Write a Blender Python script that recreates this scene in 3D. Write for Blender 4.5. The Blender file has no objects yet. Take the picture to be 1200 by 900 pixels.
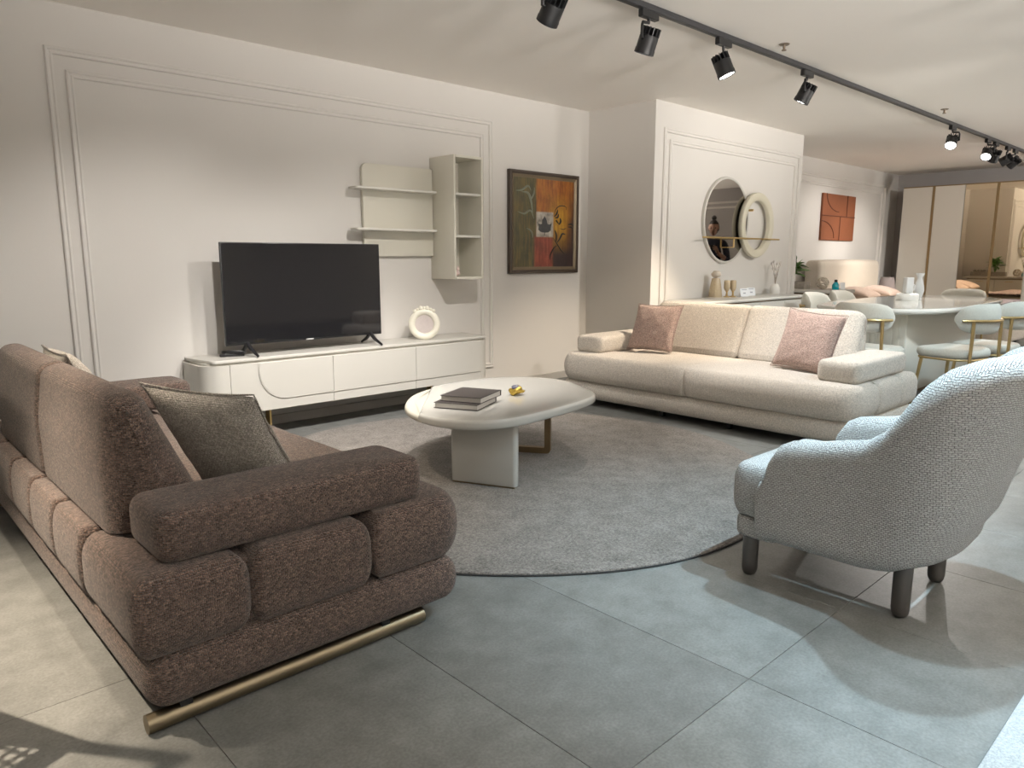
import bpy, bmesh, math, random
from mathutils import Vector, Matrix
random.seed(7)
PI = math.pi
S = bpy.context.scene
COL = S.collection

# ------------------------------------------------------------------ camera
cam = bpy.data.objects.new('camera', bpy.data.cameras.new('camera'))
COL.objects.link(cam)
F_PX = 855.0
cam.data.sensor_width = 36.0
cam.data.lens = 36.0 * F_PX / 1200.0
cam.data.clip_start = 0.05
YAW = math.radians(46.83)          # angle of the room's long axis to the right of the view
PITCH = math.atan2(148.0, F_PX)
fw = Vector((math.cos(YAW), math.sin(YAW), 0))
fwd = fw * math.cos(PITCH) - Vector((0, 0, math.sin(PITCH)))
cam.location = (0, 0, 1.17)
cam.rotation_euler = fwd.to_track_quat('-Z', 'Y').to_euler()
S.camera = cam

# ------------------------------------------------------------------ world, exposure
S.view_settings.view_transform = 'Standard'
S.view_settings.look = 'None'
S.view_settings.gamma = 1.0
S.view_settings.exposure = 0.0
S.view_settings.use_curve_mapping = False
S.cycles.use_denoising = True
S.cycles.max_bounces = 8
S.cycles.diffuse_bounces = 5
S.cycles.glossy_bounces = 4
S.cycles.caustics_reflective = False
S.cycles.caustics_refractive = False
S.cycles.sample_clamp_indirect = 3.0
wd = bpy.data.worlds.new('daylight'); S.world = wd
wd.use_nodes = True
bgn = wd.node_tree.nodes['Background']
bgn.inputs['Color'].default_value = (0.80, 0.90, 1.0, 1)
bgn.inputs['Strength'].default_value = 0.3

WARM = (1.0, 0.83, 0.64)
NEUT = (1.0, 0.95, 0.895)
COOL = (0.62, 0.86, 1.0)

def spot_light(loc, aim, watts, color, size_deg, blend=0.75, radius=0.025):
    l = bpy.data.lights.new('spot_beam', 'SPOT')
    l.energy = watts; l.color = color
    l.spot_size = math.radians(size_deg); l.spot_blend = blend
    l.shadow_soft_size = radius
    o = bpy.data.objects.new('spot_beam', l); COL.objects.link(o)
    o.location = loc
    o.rotation_euler = (Vector(aim) - Vector(loc)).to_track_quat('-Z', 'Y').to_euler()
    return o

TRACK_Y, CEIL = 2.65, 2.553
# (x, aim, watts, colour, beam degrees)
LAMPS = [
    (-0.35, (-0.25, 2.55, 0.0), 560, WARM, 62),
    (0.42, (0.38, 3.1, 0.0), 120, WARM, 70),
    (1.50, (1.55, 4.86, -0.35), 125, NEUT, 86),
    (2.76, (2.95, 4.86, -0.45), 108, NEUT, 86),
    (0.95, (1.25, 3.2, 0.0), 120, WARM, 66),  # added out of view to light the brown sofa seat
    (2.05, (2.45, 4.05, 0.0), 215, NEUT, 68),  # added out of view to light the rug before the bench
    (3.53, (3.45, 3.55, 0.0), 60, NEUT, 80),
    (4.31, (4.75, 1.9, 0.3), 180, NEUT, 70),
    (5.46, (5.18, 3.70, 0.30), 230, WARM, 66),
    (8.78, (7.2, 2.4, 0.7), 190, NEUT, 75),
    (10.05, (8.4, 2.5, 0.7), 140, NEUT, 65),
    (10.38, (11.2, 3.6, 0.4), 130, WARM, 70),
    (10.90, (10.7, 4.86, 1.05), 120, NEUT, 65),
    (11.25, (11.9, 4.86, 0.8), 130, NEUT, 65),
]
TRACK2_Y = 0.62
LAMPS2 = [  # two hang over the armchair; the others are added fill, out of view
    (-0.9, (-1.5, 0.2, 0.0), 40, NEUT, 60),
    (2.35, (2.45, 1.1, 0.0), 125, COOL, 72),
    (2.95, (2.85, 0.95, 0.0), 225, COOL, 84),
    (4.4, (5.3, 1.2, 0.2), 110, COOL, 80),
    (6.6, (6.8, 1.8, 0.5), 110, COOL, 85),
    (6.0, (6.9, 4.08, 0.9), 180, NEUT, 72),
    (9.5, (12.9, 2.9, 1.0), 260, NEUT, 70),
    (1.65, (1.85, 0.15, 0.0), 120, COOL, 40),
]
FILL_TRACK_Y = -1.7
FILL_LAMPS = [(x, (x, -3.2, 1.0), 70, NEUT, 120) for x in (-0.9, 0.9, 2.7, 9.6, 11.2, 12.6)]  # fill spots added behind the viewer; their light bounces off the wall
# added fill: unseen uplighters along the rear wall that brighten the ceiling
FILL_UPLIGHTS = [(-1.2, -2.6, 750, (2.0, 2.2)), (0.9, -2.75, 1450, (3.2, 2.6)), (2.9, -2.75, 1400, (5.0, 2.0)),
            (9.6, -2.7, 1150, (7.2, 1.6)), (11.6, -2.7, 1150, (10.0, 2.4)), (13.0, -2.8, 900, (11.0, 2.6))]

# ------------------------------------------------------------------ helpers
def new_mat(name):
    m = bpy.data.materials.new(name); m.use_nodes = True
    nt = m.node_tree
    return m, nt, nt.nodes['Principled BSDF']

def N(nt, t, **kw):
    n = nt.nodes.new(t)
    for k, v in kw.items(): setattr(n, k, v)
    return n

def plain(name, col, rough=0.5, metal=0.0, var=0.0, vscale=4.0, bump=0.0, bscale=200.0, coat=0.0, spec=0.5, stretch=None):
    m, nt, b = new_mat(name)
    b.inputs['Base Color'].default_value = (*col, 1)
    b.inputs['Roughness'].default_value = rough
    b.inputs['Metallic'].default_value = metal
    b.inputs['Specular IOR Level'].default_value = spec
    if coat:
        b.inputs['Coat Weight'].default_value = coat; b.inputs['Coat Roughness'].default_value = 0.08
    tc = N(nt, 'ShaderNodeTexCoord')
    src = tc.outputs['Object']
    if stretch:
        mp = N(nt, 'ShaderNodeMapping'); mp.inputs['Scale'].default_value = stretch
        nt.links.new(src, mp.inputs[0]); src = mp.outputs[0]
    if var:
        nz = N(nt, 'ShaderNodeTexNoise'); nz.inputs['Scale'].default_value = vscale; nz.inputs['Detail'].default_value = 6
        nt.links.new(src, nz.inputs['Vector'])
        mx = N(nt, 'ShaderNodeMixRGB')
        mx.inputs[1].default_value = (*[c * (1 - var) for c in col], 1)
        mx.inputs[2].default_value = (*[min(1, c * (1 + var)) for c in col], 1)
        nt.links.new(nz.outputs['Fac'], mx.inputs[0]); nt.links.new(mx.outputs[0], b.inputs['Base Color'])
    if bump:
        n2 = N(nt, 'ShaderNodeTexNoise'); n2.inputs['Scale'].default_value = bscale; n2.inputs['Detail'].default_value = 3
        nt.links.new(src, n2.inputs['Vector'])
        bp = N(nt, 'ShaderNodeBump'); bp.inputs['Strength'].default_value = bump; bp.inputs['Distance'].default_value = 0.003
        nt.links.new(n2.outputs['Fac'], bp.inputs['Height']); nt.links.new(bp.outputs[0], b.inputs['Normal'])
    return m

def fabric(name, c1, c2, cm, cell=0.010, ratio=0.55, bump=0.7, mott=0.35, mscale=260.0, sheen=0.3):
    """woven upholstery: a brick-bond weave on the box-mapped UVs, mottled yarn"""
    m, nt, b = new_mat(name)
    uv = N(nt, 'ShaderNodeUVMap')
    tc = N(nt, 'ShaderNodeTexCoord')
    wob = N(nt, 'ShaderNodeTexNoise'); wob.inputs['Scale'].default_value = 60
    nt.links.new(tc.outputs['Object'], wob.inputs['Vector'])
    add = N(nt, 'ShaderNodeMixRGB', blend_type='LINEAR_LIGHT'); add.inputs[0].default_value = cell * 0.35
    nt.links.new(uv.outputs[0], add.inputs[1]); nt.links.new(wob.outputs['Color'], add.inputs[2])
    br = N(nt, 'ShaderNodeTexBrick')
    br.inputs['Scale'].default_value = 1.0
    br.inputs['Brick Width'].default_value = cell
    br.inputs['Row Height'].default_value = cell * ratio
    br.inputs['Mortar Size'].default_value = cell * 0.10
    br.inputs['Mortar Smooth'].default_value = 0.9
    br.inputs['Color1'].default_value = (*c1, 1); br.inputs['Color2'].default_value = (*c2, 1)
    br.inputs['Mortar'].default_value = (*cm, 1)
    nt.links.new(add.outputs[0], br.inputs['Vector'])
    nz = N(nt, 'ShaderNodeTexNoise'); nz.inputs['Scale'].default_value = mscale; nz.inputs['Detail'].default_value = 2
    nt.links.new(tc.outputs['Object'], nz.inputs['Vector'])
    rp = N(nt, 'ShaderNodeValToRGB')
    rp.color_ramp.elements[0].position = 0.35; rp.color_ramp.elements[1].position = 0.65
    rp.color_ramp.elements[0].color = (1 - mott,) * 3 + (1,); rp.color_ramp.elements[1].color = (1 + mott,) * 3 + (1,)
    nt.links.new(nz.outputs['Fac'], rp.inputs[0])
    mu = N(nt, 'ShaderNodeMixRGB', blend_type='MULTIPLY'); mu.inputs[0].default_value = 1
    nt.links.new(br.outputs['Color'], mu.inputs[1]); nt.links.new(rp.outputs[0], mu.inputs[2])
    nt.links.new(mu.outputs[0], b.inputs['Base Color'])
    b.inputs['Roughness'].default_value = 0.95
    b.inputs['Specular IOR Level'].default_value = 0.15
    b.inputs['Sheen Weight'].default_value = sheen; b.inputs['Sheen Roughness'].default_value = 0.5
    inv = N(nt, 'ShaderNodeMath', operation='SUBTRACT'); inv.inputs[0].default_value = 1.0
    nt.links.new(br.outputs['Fac'], inv.inputs[1])
    ad = N(nt, 'ShaderNodeMath', operation='ADD')
    nt.links.new(inv.outputs[0], ad.inputs[0]); nt.links.new(nz.outputs['Fac'], ad.inputs[1])
    bp = N(nt, 'ShaderNodeBump'); bp.inputs['Strength'].default_value = bump; bp.inputs['Distance'].default_value = cell * 0.25
    nt.links.new(ad.outputs[0], bp.inputs['Height']); nt.links.new(bp.outputs[0], b.inputs['Normal'])
    return m

def emit(name, col, s):
    m, nt, b = new_mat(name)
    b.inputs['Base Color'].default_value = (*col, 1)
    b.inputs['Emission Color'].default_value = (*col, 1); b.inputs['Emission Strength'].default_value = s
    return m

def box_uv(me):
    uvl = me.uv_layers.new(name='UVMap')
    for p in me.polygons:
        n = p.normal; a = (abs(n.x), abs(n.y), abs(n.z))
        ax = a.index(max(a))
        for li in p.loop_indices:
            co = me.vertices[me.loops[li].vertex_index].co
            uvl.data[li].uv = ((co.y, co.z), (co.x, co.z), (co.x, co.y))[ax]

def obj(name, bm, mat, parent=None, smooth=True, uv=False, angle=40, loc=None, rot=None):
    bmesh.ops.recalc_face_normals(bm, faces=bm.faces[:])
    me = bpy.data.meshes.new(name); bm.to_mesh(me); bm.free()
    if mat: me.materials.append(mat)
    if smooth:
        me.polygons.foreach_set('use_smooth', [True] * len(me.polygons))
        if angle: me.set_sharp_from_angle(angle=math.radians(angle))
    if uv: box_uv(me)
    o = bpy.data.objects.new(name, me); COL.objects.link(o)
    if parent: o.parent = parent
    if loc: o.location = loc
    if rot: o.rotation_euler = rot
    return o

def tag(o, label, cat, group=None):
    o['label'] = label; o['category'] = cat
    if group: o['group'] = group
    return o

def thing(name, label, cat, loc=(0, 0, 0), rz=0.0, group=None):
    o = bpy.data.objects.new(name, None); COL.objects.link(o)
    o.empty_display_size = 0.1
    o.location = loc; o.rotation_euler = (0, 0, rz)
    return tag(o, label, cat, group)

def struct(o):
    o['kind'] = 'structure'; return o

def part(name, src, parent, loc=None, rot=None):
    """another copy of a part, sharing its mesh"""
    c = bpy.data.objects.new(name, src.data); COL.objects.link(c); c.parent = parent
    if loc: c.location = loc
    if rot: c.rotation_euler = rot
    return c

def dup(root, loc, rz, label, group=None):
    r = root.copy(); COL.objects.link(r); r.location = loc; r.rotation_euler = (0, 0, rz)
    r['label'] = label
    if group: r['group'] = group
    for ch in list(root.children):
        c = ch.copy(); COL.objects.link(c); c.parent = r
        for g in ch.children:
            d = g.copy(); COL.objects.link(d); d.parent = c
    return r

def BM(): return bmesh.new()

def bx(bm, x0, x1, y0, y1, z0, z1, r=0.0, seg=2, M=None):
    g = bmesh.ops.create_cube(bm, size=1.0)
    vs = g['verts']
    for v in vs:
        v.co = Vector((x0 + (v.co.x + .5) * (x1 - x0), y0 + (v.co.y + .5) * (y1 - y0), z0 + (v.co.z + .5) * (z1 - z0)))
    if M:
        for v in vs: v.co = M @ v.co
    if r > 0:
        es = list({e for v in vs for e in v.link_edges})
        bmesh.ops.bevel(bm, geom=es, offset=r, segments=seg, profile=0.5, affect='EDGES')
    return bm

def box(x0, x1, y0, y1, z0, z1, r=0.0, seg=2, M=None): return bx(BM(), x0, x1, y0, y1, z0, z1, r, seg, M)

def rpoly(pts, rad, seg=6, step=None):
    """polygon with rounded corners (rad: number or list), CCW; resampled to at most step"""
    n = len(pts); out = []
    if not isinstance(rad, (list, tuple)): rad = [rad] * n
    for i in range(n):
        p = Vector(pts[i]); a = Vector(pts[i - 1]); b = Vector(pts[(i + 1) % n]); r = rad[i]
        if r <= 1e-6: out.append(p); continue
        u = (a - p).normalized(); v = (b - p).normalized()
        ang = u.angle(v); t = r / math.tan(ang / 2)
        t = min(t, (a - p).length * .499, (b - p).length * .499); rr = t * math.tan(ang / 2)
        c = p + (u + v).normalized() * (rr / math.sin(ang / 2))
        s = p + u * t - c; e = p + v * t - c
        a0 = math.atan2(s.y, s.x); a1 = math.atan2(e.y, e.x)
        d = a1 - a0
        while d > PI: d -= 2 * PI
        while d < -PI: d += 2 * PI
        for k in range(seg + 1):
            q = a0 + d * k / seg
            out.append(c + Vector((math.cos(q), math.sin(q))) * rr)
    if step:
        o2 = []
        for i in range(len(out)):
            p, q = out[i], out[(i + 1) % len(out)]
            k = max(1, int(math.ceil((q - p).length / step)))
            for j in range(k): o2.append(p.lerp(q, j / k))
        out = o2
    # drop doubles
    res = []
    for p in out:
        if not res or (p - res[-1]).length > 1e-5: res.append(p)
    if (res[0] - res[-1]).length < 1e-5: res.pop()
    return res

def pad(outline, t0, t1, ri, rt, axis='z', seg=5, crown=0.0, ends=None, bm=None):
    """rounded, slightly crowned cushion: a plan outline with edges rounded ri inwards and rt along the axis.
    ends: ((ri0, rt0), (ri1, rt1)) for different ends"""
    bm = bm or BM()
    n = len(outline)
    area = sum(outline[i].x * outline[(i + 1) % n].y - outline[(i + 1) % n].x * outline[i].y for i in range(n))
    if area < 0: outline = outline[::-1]
    nor = []
    for i in range(n):
        e0 = (outline[i] - outline[i - 1]).normalized(); e1 = (outline[(i + 1) % n] - outline[i]).normalized()
        n0 = Vector((-e0.y, e0.x)); n1 = Vector((-e1.y, e1.x))
        m = (n0 + n1).normalized(); c = max(0.5, m.dot(n0))
        nor.append(m / c)
    cx = sum(p.x for p in outline) / n; cy = sum(p.y for p in outline) / n
    (ri0, rt0), (ri1, rt1) = ends if ends else ((ri, rt), (ri, rt))
    def P(a, b, t):
        return {'z': (a, b, t), 'y': (a, t, b), 'x': (t, a, b)}[axis]
    rings = []
    for k in range(seg + 1):
        th = PI / 2 * (1 - k / seg)
        rings.append((ri0 * (1 - math.cos(th)), 1.0, t0 + rt0 * (1 - math.sin(th))))
    for k in range(seg + 1):
        th = PI / 2 * k / seg
        rings.append((ri1 * (1 - math.cos(th)), 1.0, t1 - rt1 * (1 - math.sin(th))))
    low = [(ri0, s, t0 - crown * (1 - s * s)) for s in (0.35, 0.7, 0.9)]
    high = [(ri1, s, t1 + crown * (1 - s * s)) for s in (0.9, 0.7, 0.35)]
    allr = low + rings + high
    vr = []
    for ins, s, t in allr:
        row = []
        for p, m in zip(outline, nor):
            q = p + m * ins
            row.append(bm.verts.new(P(cx + (q.x - cx) * s, cy + (q.y - cy) * s, t)))
        vr.append(row)
    for a, b in zip(vr, vr[1:]):
        for i in range(n):
            j = (i + 1) % n
            bm.faces.new((a[i], a[j], b[j], b[i]))
    c0 = bm.verts.new(P(cx, cy, t0 - crown)); c1 = bm.verts.new(P(cx, cy, t1 + crown))
    for i in range(n):
        j = (i + 1) % n
        bm.faces.new((vr[0][j], vr[0][i], c0)); bm.faces.new((vr[-1][i], vr[-1][j], c1))
    return bm

def rect(x0, x1, y0, y1, r, seg=6, step=None):
    return rpoly([(x0, y0), (x1, y0), (x1, y1), (x0, y1)], r, seg, step)

def prism(outline, t0, t1, axis='z', bm=None, bev=0.0):
    bm = bm or BM()
    def P(a, b, t): return {'z': (a, b, t), 'y': (a, t, b), 'x': (t, a, b)}[axis]
    lo = [bm.verts.new(P(p[0], p[1], t0)) for p in outline]; hi = [bm.verts.new(P(p[0], p[1], t1)) for p in outline]
    n = len(lo)
    fs = [bm.faces.new(lo[::-1]), bm.faces.new(hi)]
    for i in range(n): fs.append(bm.faces.new((lo[i], lo[(i + 1) % n], hi[(i + 1) % n], hi[i])))
    if bev:
        es = list({e for f in fs[:2] for e in f.edges})
        bmesh.ops.bevel(bm, geom=es, offset=bev, segments=2, profile=0.5, affect='EDGES')
    return bm

def lathe(bm, prof, M=None, seg=24, close=False):
    """prof: list of (radius, z); turned about z, then moved by M"""
    rows = []
    for r, z in prof:
        row = []
        for i in range(seg):
            a = 2 * PI * i / seg
            v = Vector((r * math.cos(a), r * math.sin(a), z))
            row.append(bm.verts.new(M @ v if M else v))
        rows.append(row)
    for a, b in zip(rows, rows[1:]):
        for i in range(seg):
            j = (i + 1) % seg; bm.faces.new((a[i], a[j], b[j], b[i]))
    if close:
        for i in range(seg):
            j = (i + 1) % seg; bm.faces.new((rows[-1][i], rows[-1][j], rows[0][j], rows[0][i]))
    else:
        if prof[0][0] > 1e-6: bm.faces.new(rows[0][::-1])
        if prof[-1][0] > 1e-6: bm.faces.new(rows[-1])
    return bm

def T(x, y, z): return Matrix.Translation((x, y, z))

def along(p, d):
    """matrix taking +z to direction d at p"""
    return Matrix.Translation(p) @ Vector(d).to_track_quat('Z', 'Y').to_matrix().to_4x4()

def tube(bm, pts, r, seg=10, closed=False):
    pts = [Vector(p) for p in pts]; n = len(pts); rows = []
    if not isinstance(r, (list, tuple)): r = [r] * n
    prev = None
    for i, p in enumerate(pts):
        if closed: d = pts[(i + 1) % n] - pts[i - 1]
        else: d = pts[min(i + 1, n - 1)] - pts[max(i - 1, 0)]
        d.normalize()
        if prev is None:
            a = Vector((0, 0, 1)) if abs(d.z) < .9 else Vector((1, 0, 0))
            u = d.cross(a).normalized()
        else:
            u = (prev - d * prev.dot(d)).normalized()
        prev = u; w = d.cross(u)
        rows.append([bm.verts.new(p + (u * math.cos(2 * PI * k / seg) + w * math.sin(2 * PI * k / seg)) * r[i]) for k in range(seg)])
    m = n if closed else n - 1
    for i in range(m):
        a, b = rows[i], rows[(i + 1) % n]
        for k in range(seg):
            j = (k + 1) % seg; bm.faces.new((a[k], a[j], b[j], b[k]))
    if not closed:
        bm.faces.new(rows[0][::-1]); bm.faces.new(rows[-1])
    return bm

def ring_frame(prof, x0, x1, z0, z1, axis, base, sign, bm=None):
    """mitred rectangular moulding: prof = [(inset from the outer edge, height off the wall)]"""
    bm = bm or BM()
    rows = []
    for ins, h in prof:
        c = [(x0 + ins, z0 + ins), (x1 - ins, z0 + ins), (x1 - ins, z1 - ins), (x0 + ins, z1 - ins)]
        t = base + sign * h
        rows.append([bm.verts.new((a, t, b) if axis == 'y' else (t, a, b)) for a, b in c])
    k = len(rows)
    for i in range(k):
        a, b = rows[i], rows[(i + 1) % k]
        for j in range(4): bm.faces.new((a[j], a[(j + 1) % 4], b[(j + 1) % 4], b[j]))
    return bm

def sampled(bm, fn):
    for v in bm.verts: fn(v)
    return bm

# ------------------------------------------------------------------ materials
M_wall = plain('wall_paint', (0.68, 0.655, 0.62), 0.65, var=0.025, vscale=1.5, bump=0.08, bscale=90)
M_ceil = plain('ceiling_paint', (0.90, 0.86, 0.81), 0.75, var=0.02, vscale=0.8)
M_trim = plain('moulding_paint', (0.71, 0.685, 0.65), 0.5)
M_base = plain('baseboard_paint', (0.42, 0.40, 0.37), 0.5)
M_grey_wall = plain('grey_wall_paint', (0.40, 0.38, 0.37), 0.7)
M_grout = plain('tile_grout', (0.30, 0.30, 0.29), 0.8)
M_white = plain('white_lacquer', (0.57, 0.555, 0.512), 0.36, var=0.01)
M_white2 = plain('cream_lacquer', (0.66, 0.64, 0.585), 0.35)
M_table = plain('table_lacquer', (0.57, 0.565, 0.53), 0.12, coat=0.6)
M_table2 = plain('table_lacquer_matte', (0.66, 0.64, 0.57), 0.4)
M_leaf = plain('table_leaf_matte_shaded', (0.50, 0.48, 0.41), 0.45)  # the matte lacquer darkened: the upper slab's shade is in the colour
M_gold = plain('brushed_gold', (0.62, 0.45, 0.20), 0.32, 1.0)
M_bronze = plain('bronze_metal', (0.25, 0.18, 0.10), 0.45, 0.8)
M_rod = plain('satin_brass', (0.24, 0.20, 0.135), 0.42, 1.0)
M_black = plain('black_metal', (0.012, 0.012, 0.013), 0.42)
M_blackplastic = plain('black_plastic', (0.015, 0.015, 0.017), 0.3)
M_leg = plain('dark_grey_leg', (0.10, 0.093, 0.088), 0.4, 0.3)
M_track = plain('black_track', (0.03, 0.03, 0.033), 0.4)

def make_tile():
    m, nt, b = new_mat('grey_porcelain_tile')
    ge = N(nt, 'ShaderNodeNewGeometry'); oi = N(nt, 'ShaderNodeObjectInfo')
    nz = N(nt, 'ShaderNodeTexNoise'); nz.inputs['Scale'].default_value = 7; nz.inputs['Detail'].default_value = 9; nz.inputs['Roughness'].default_value = 0.68
    nt.links.new(ge.outputs['Position'], nz.inputs['Vector'])
    rp = N(nt, 'ShaderNodeValToRGB')
    rp.color_ramp.elements[0].position = 0.3; rp.color_ramp.elements[0].color = (0.135, 0.139, 0.133, 1)
    rp.color_ramp.elements[1].position = 0.72; rp.color_ramp.elements[1].color = (0.225, 0.231, 0.223, 1)
    nt.links.new(nz.outputs['Fac'], rp.inputs[0])
    n2 = N(nt, 'ShaderNodeTexNoise'); n2.inputs['Scale'].default_value = 120; n2.inputs['Detail'].default_value = 3
    nt.links.new(ge.outputs['Position'], n2.inputs['Vector'])
    mx = N(nt, 'ShaderNodeMixRGB', blend_type='OVERLAY'); mx.inputs[0].default_value = 0.35
    nt.links.new(rp.outputs[0], mx.inputs[1]); nt.links.new(n2.outputs['Fac'], mx.inputs[2])
    mr = N(nt, 'ShaderNodeMapRange'); mr.inputs['To Min'].default_value = 0.93; mr.inputs['To Max'].default_value = 1.07
    nt.links.new(oi.outputs['Random'], mr.inputs['Value'])
    vm = N(nt, 'ShaderNodeVectorMath', operation='SCALE')
    nt.links.new(mx.outputs[0], vm.inputs[0]); nt.links.new(mr.outputs[0], vm.inputs['Scale'])
    nt.links.new(vm.outputs[0], b.inputs['Base Color'])
    b.inputs['Roughness'].default_value = 0.42; b.inputs['Specular IOR Level'].default_value = 0.4
    bp = N(nt, 'ShaderNodeBump'); bp.inputs['Strength'].default_value = 0.12; bp.inputs['Distance'].default_value = 0.001
    nt.links.new(n2.outputs['Fac'], bp.inputs['Height']); nt.links.new(bp.outputs[0], b.inputs['Normal'])
    return m
M_tile = make_tile()

def make_rug(name, ca, cb, sc=170):
    m, nt, b = new_mat(name)
    tc = N(nt, 'ShaderNodeTexCoord')
    nz = N(nt, 'ShaderNodeTexNoise'); nz.inputs['Scale'].default_value = sc; nz.inputs['Detail'].default_value = 4; nz.inputs['Roughness'].default_value = 0.7
    nt.links.new(tc.outputs['Object'], nz.inputs['Vector'])
    n2 = N(nt, 'ShaderNodeTexNoise'); n2.inputs['Scale'].default_value = 9; n2.inputs['Detail'].default_value = 5
    nt.links.new(tc.outputs['Object'], n2.inputs['Vector'])
    ad = N(nt, 'ShaderNodeMath', operation='MULTIPLY_ADD'); ad.inputs[1].default_value = 0.28
    nt.links.new(n2.outputs['Fac'], ad.inputs[0]); nt.links.new(nz.outputs['Fac'], ad.inputs[2])
    rp = N(nt, 'ShaderNodeValToRGB')
    rp.color_ramp.elements[0].position = 0.46; rp.color_ramp.elements[0].color = (*ca, 1)
    rp.color_ramp.elements[1].position = 0.85; rp.color_ramp.elements[1].color = (*cb, 1)
    nt.links.new(ad.outputs[0], rp.inputs[0]); nt.links.new(rp.outputs[0], b.inputs['Base Color'])
    b.inputs['Roughness'].default_value = 1.0; b.inputs['Specular IOR Level'].default_value = 0.05
    b.inputs['Sheen Weight'].default_value = 0.25
    bp = N(nt, 'ShaderNodeBump'); bp.inputs['Strength'].default_value = 0.8; bp.inputs['Distance'].default_value = 0.004
    nt.links.new(nz.outputs['Fac'], bp.inputs['Height']); nt.links.new(bp.outputs[0], b.inputs['Normal'])
    return m
M_rug = make_rug('grey_rug_pile', (0.076, 0.068, 0.061), (0.31, 0.283, 0.258), 115)
M_rug2 = make_rug('pale_rug_pile', (0.32, 0.335, 0.345), (0.62, 0.635, 0.645))
M_rugedge = plain('rug_binding', (0.03, 0.03, 0.03), 0.9)

F_brown = fabric('brown_boucle', (0.215, 0.148, 0.120), (0.068, 0.045, 0.036), (0.02, 0.014, 0.012), 0.0105, 0.5, 1.0, 0.48, 210)
F_beige = fabric('beige_chenille', (0.75, 0.70, 0.635), (0.68, 0.625, 0.555), (0.50, 0.45, 0.39), 0.010, 0.5, 0.6, 0.18, 130)
F_grey = fabric('grey_weave', (0.50, 0.47, 0.425), (0.35, 0.325, 0.29), (0.10, 0.093, 0.082), 0.0095, 0.6, 1.0, 0.28, 200)
F_pink = fabric('rose_weave', (0.68, 0.52, 0.46), (0.50, 0.355, 0.31), (0.34, 0.235, 0.205), 0.010, 0.55, 0.8, 0.40, 210)
F_ivory = fabric('ivory_basket_weave', (0.66, 0.66, 0.65), (0.58, 0.58, 0.57), (0.17, 0.168, 0.162), 0.0135, 0.5, 1.0, 0.14, 160)
F_cream = fabric('cream_upholstery', (0.72, 0.68, 0.59), (0.68, 0.64, 0.55), (0.58, 0.54, 0.46), 0.006, 0.5, 0.3, 0.08, 200)
F_bed = fabric('bed_upholstery', (0.70, 0.63, 0.53), (0.66, 0.59, 0.50), (0.52, 0.46, 0.39), 0.006, 0.5, 0.3, 0.08, 200)
F_peach = fabric('peach_satin', (0.58, 0.465, 0.405), (0.55, 0.435, 0.375), (0.48, 0.37, 0.315), 0.006, 0.5, 0.2, 0.06, 100)

# ------------------------------------------------------------------ room shell
WY = 4.86                      # the television wall
XL, XR, YF = -1.7, 13.6, -3.2
PX0, PX1, PY = 5.58, 8.43, 4.08   # the projecting wall block
floor = struct(obj('floor', box(XL - .15, XR + .15, YF - .15, WY + .15, -0.12, -0.006), M_grout, smooth=False))
tb = box(-0.3002, 0.3002, -0.5992, 0.5992, -0.010, 0.0, 0.0008, 1)
TX0, TPX, TY0, TPY = 1.175, 0.602, 0.918, 1.2
tile0 = None
i0 = int(math.floor((XL - TX0) / TPX)); i1 = int(math.ceil((XR - TX0) / TPX))
j0 = int(math.floor((YF - TY0) / TPY)); j1 = int(math.ceil((WY - TY0) / TPY))
for i in range(i0, i1):
    for j in range(j0, j1):
        c = (TX0 + (i + .5) * TPX, TY0 + (j + .5) * TPY, 0)
        if tile0 is None: tile0 = obj('tile', tb, M_tile, floor, smooth=False, loc=c)
        else: part('tile', tile0, floor, c)
struct(obj('ceiling', box(XL - .15, XR + .15, YF - .15, WY + .15, CEIL, CEIL + .12), M_ceil, smooth=False))
struct(obj('wall_back', box(XL - .15, XR + .15, WY, WY + .15, 0, CEIL), M_wall, smooth=False))
struct(obj('wall_projection', box(PX0, PX1, PY, WY, 0, CEIL), M_wall, smooth=False))
struct(obj('wall_left', box(XL - .15, XL, YF - .15, WY, 0, CEIL), M_wall, smooth=False))
struct(obj('wall_right', box(XR, XR + .15, YF - .15, WY, 0, CEIL), M_grey_wall, smooth=False))
struct(obj('wall_front', box(XL - .15, XR + .15, YF - .15, YF, 0, CEIL), M_wall, smooth=False))

PROF = [(0, 0), (0, 0.012), (0.006, 0.018), (0.014, 0.018), (0.017, 0.011), (0.024, 0.011), (0.030, 0.016), (0.038, 0.016), (0.042, 0.0)]
def moulding(name, x0, x1, z0, z1, axis, base, sign):
    return struct(obj(name, ring_frame(PROF, x0, x1, z0, z1, axis, base, sign), M_trim, smooth=False))
moulding('trim_1', 1.035, 4.325, 0.20, 2.318, 'y', WY, -1)
moulding('trim_2', 1.130, 4.225, 0.30, 2.205, 'y', WY, -1)
moulding('trim_3', 5.71, 8.36, 0.20, 2.33, 'y', PY, -1)
moulding('trim_4', 5.80, 8.27, 0.29, 2.235, 'y', PY, -1)
moulding('trim_5', 9.00, 13.06, 0.20, 2.345, 'y', WY, -1)
moulding('trim_6', 9.10, 12.93, 0.30, 2.235, 'y', WY, -1)
moulding('trim_7', -2.4, 1.2, 0.20, 2.30, 'x', XR, -1)
moulding('trim_8', -2.3, 1.1, 0.30, 2.20, 'x', XR, -1)
struct(obj('baseboard_back', box(XL, PX0, WY - .014, WY, 0, 0.07, 0.004, 1), M_base, smooth=False))
struct(obj('baseboard_projection', box(PX0, PX1, PY - .014, PY, 0, 0.07, 0.004, 1), M_base, smooth=False))
struct(obj('baseboard_recess', box(PX1, XR, WY - .014, WY, 0, 0.07, 0.004, 1), M_base, smooth=False))

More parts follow.
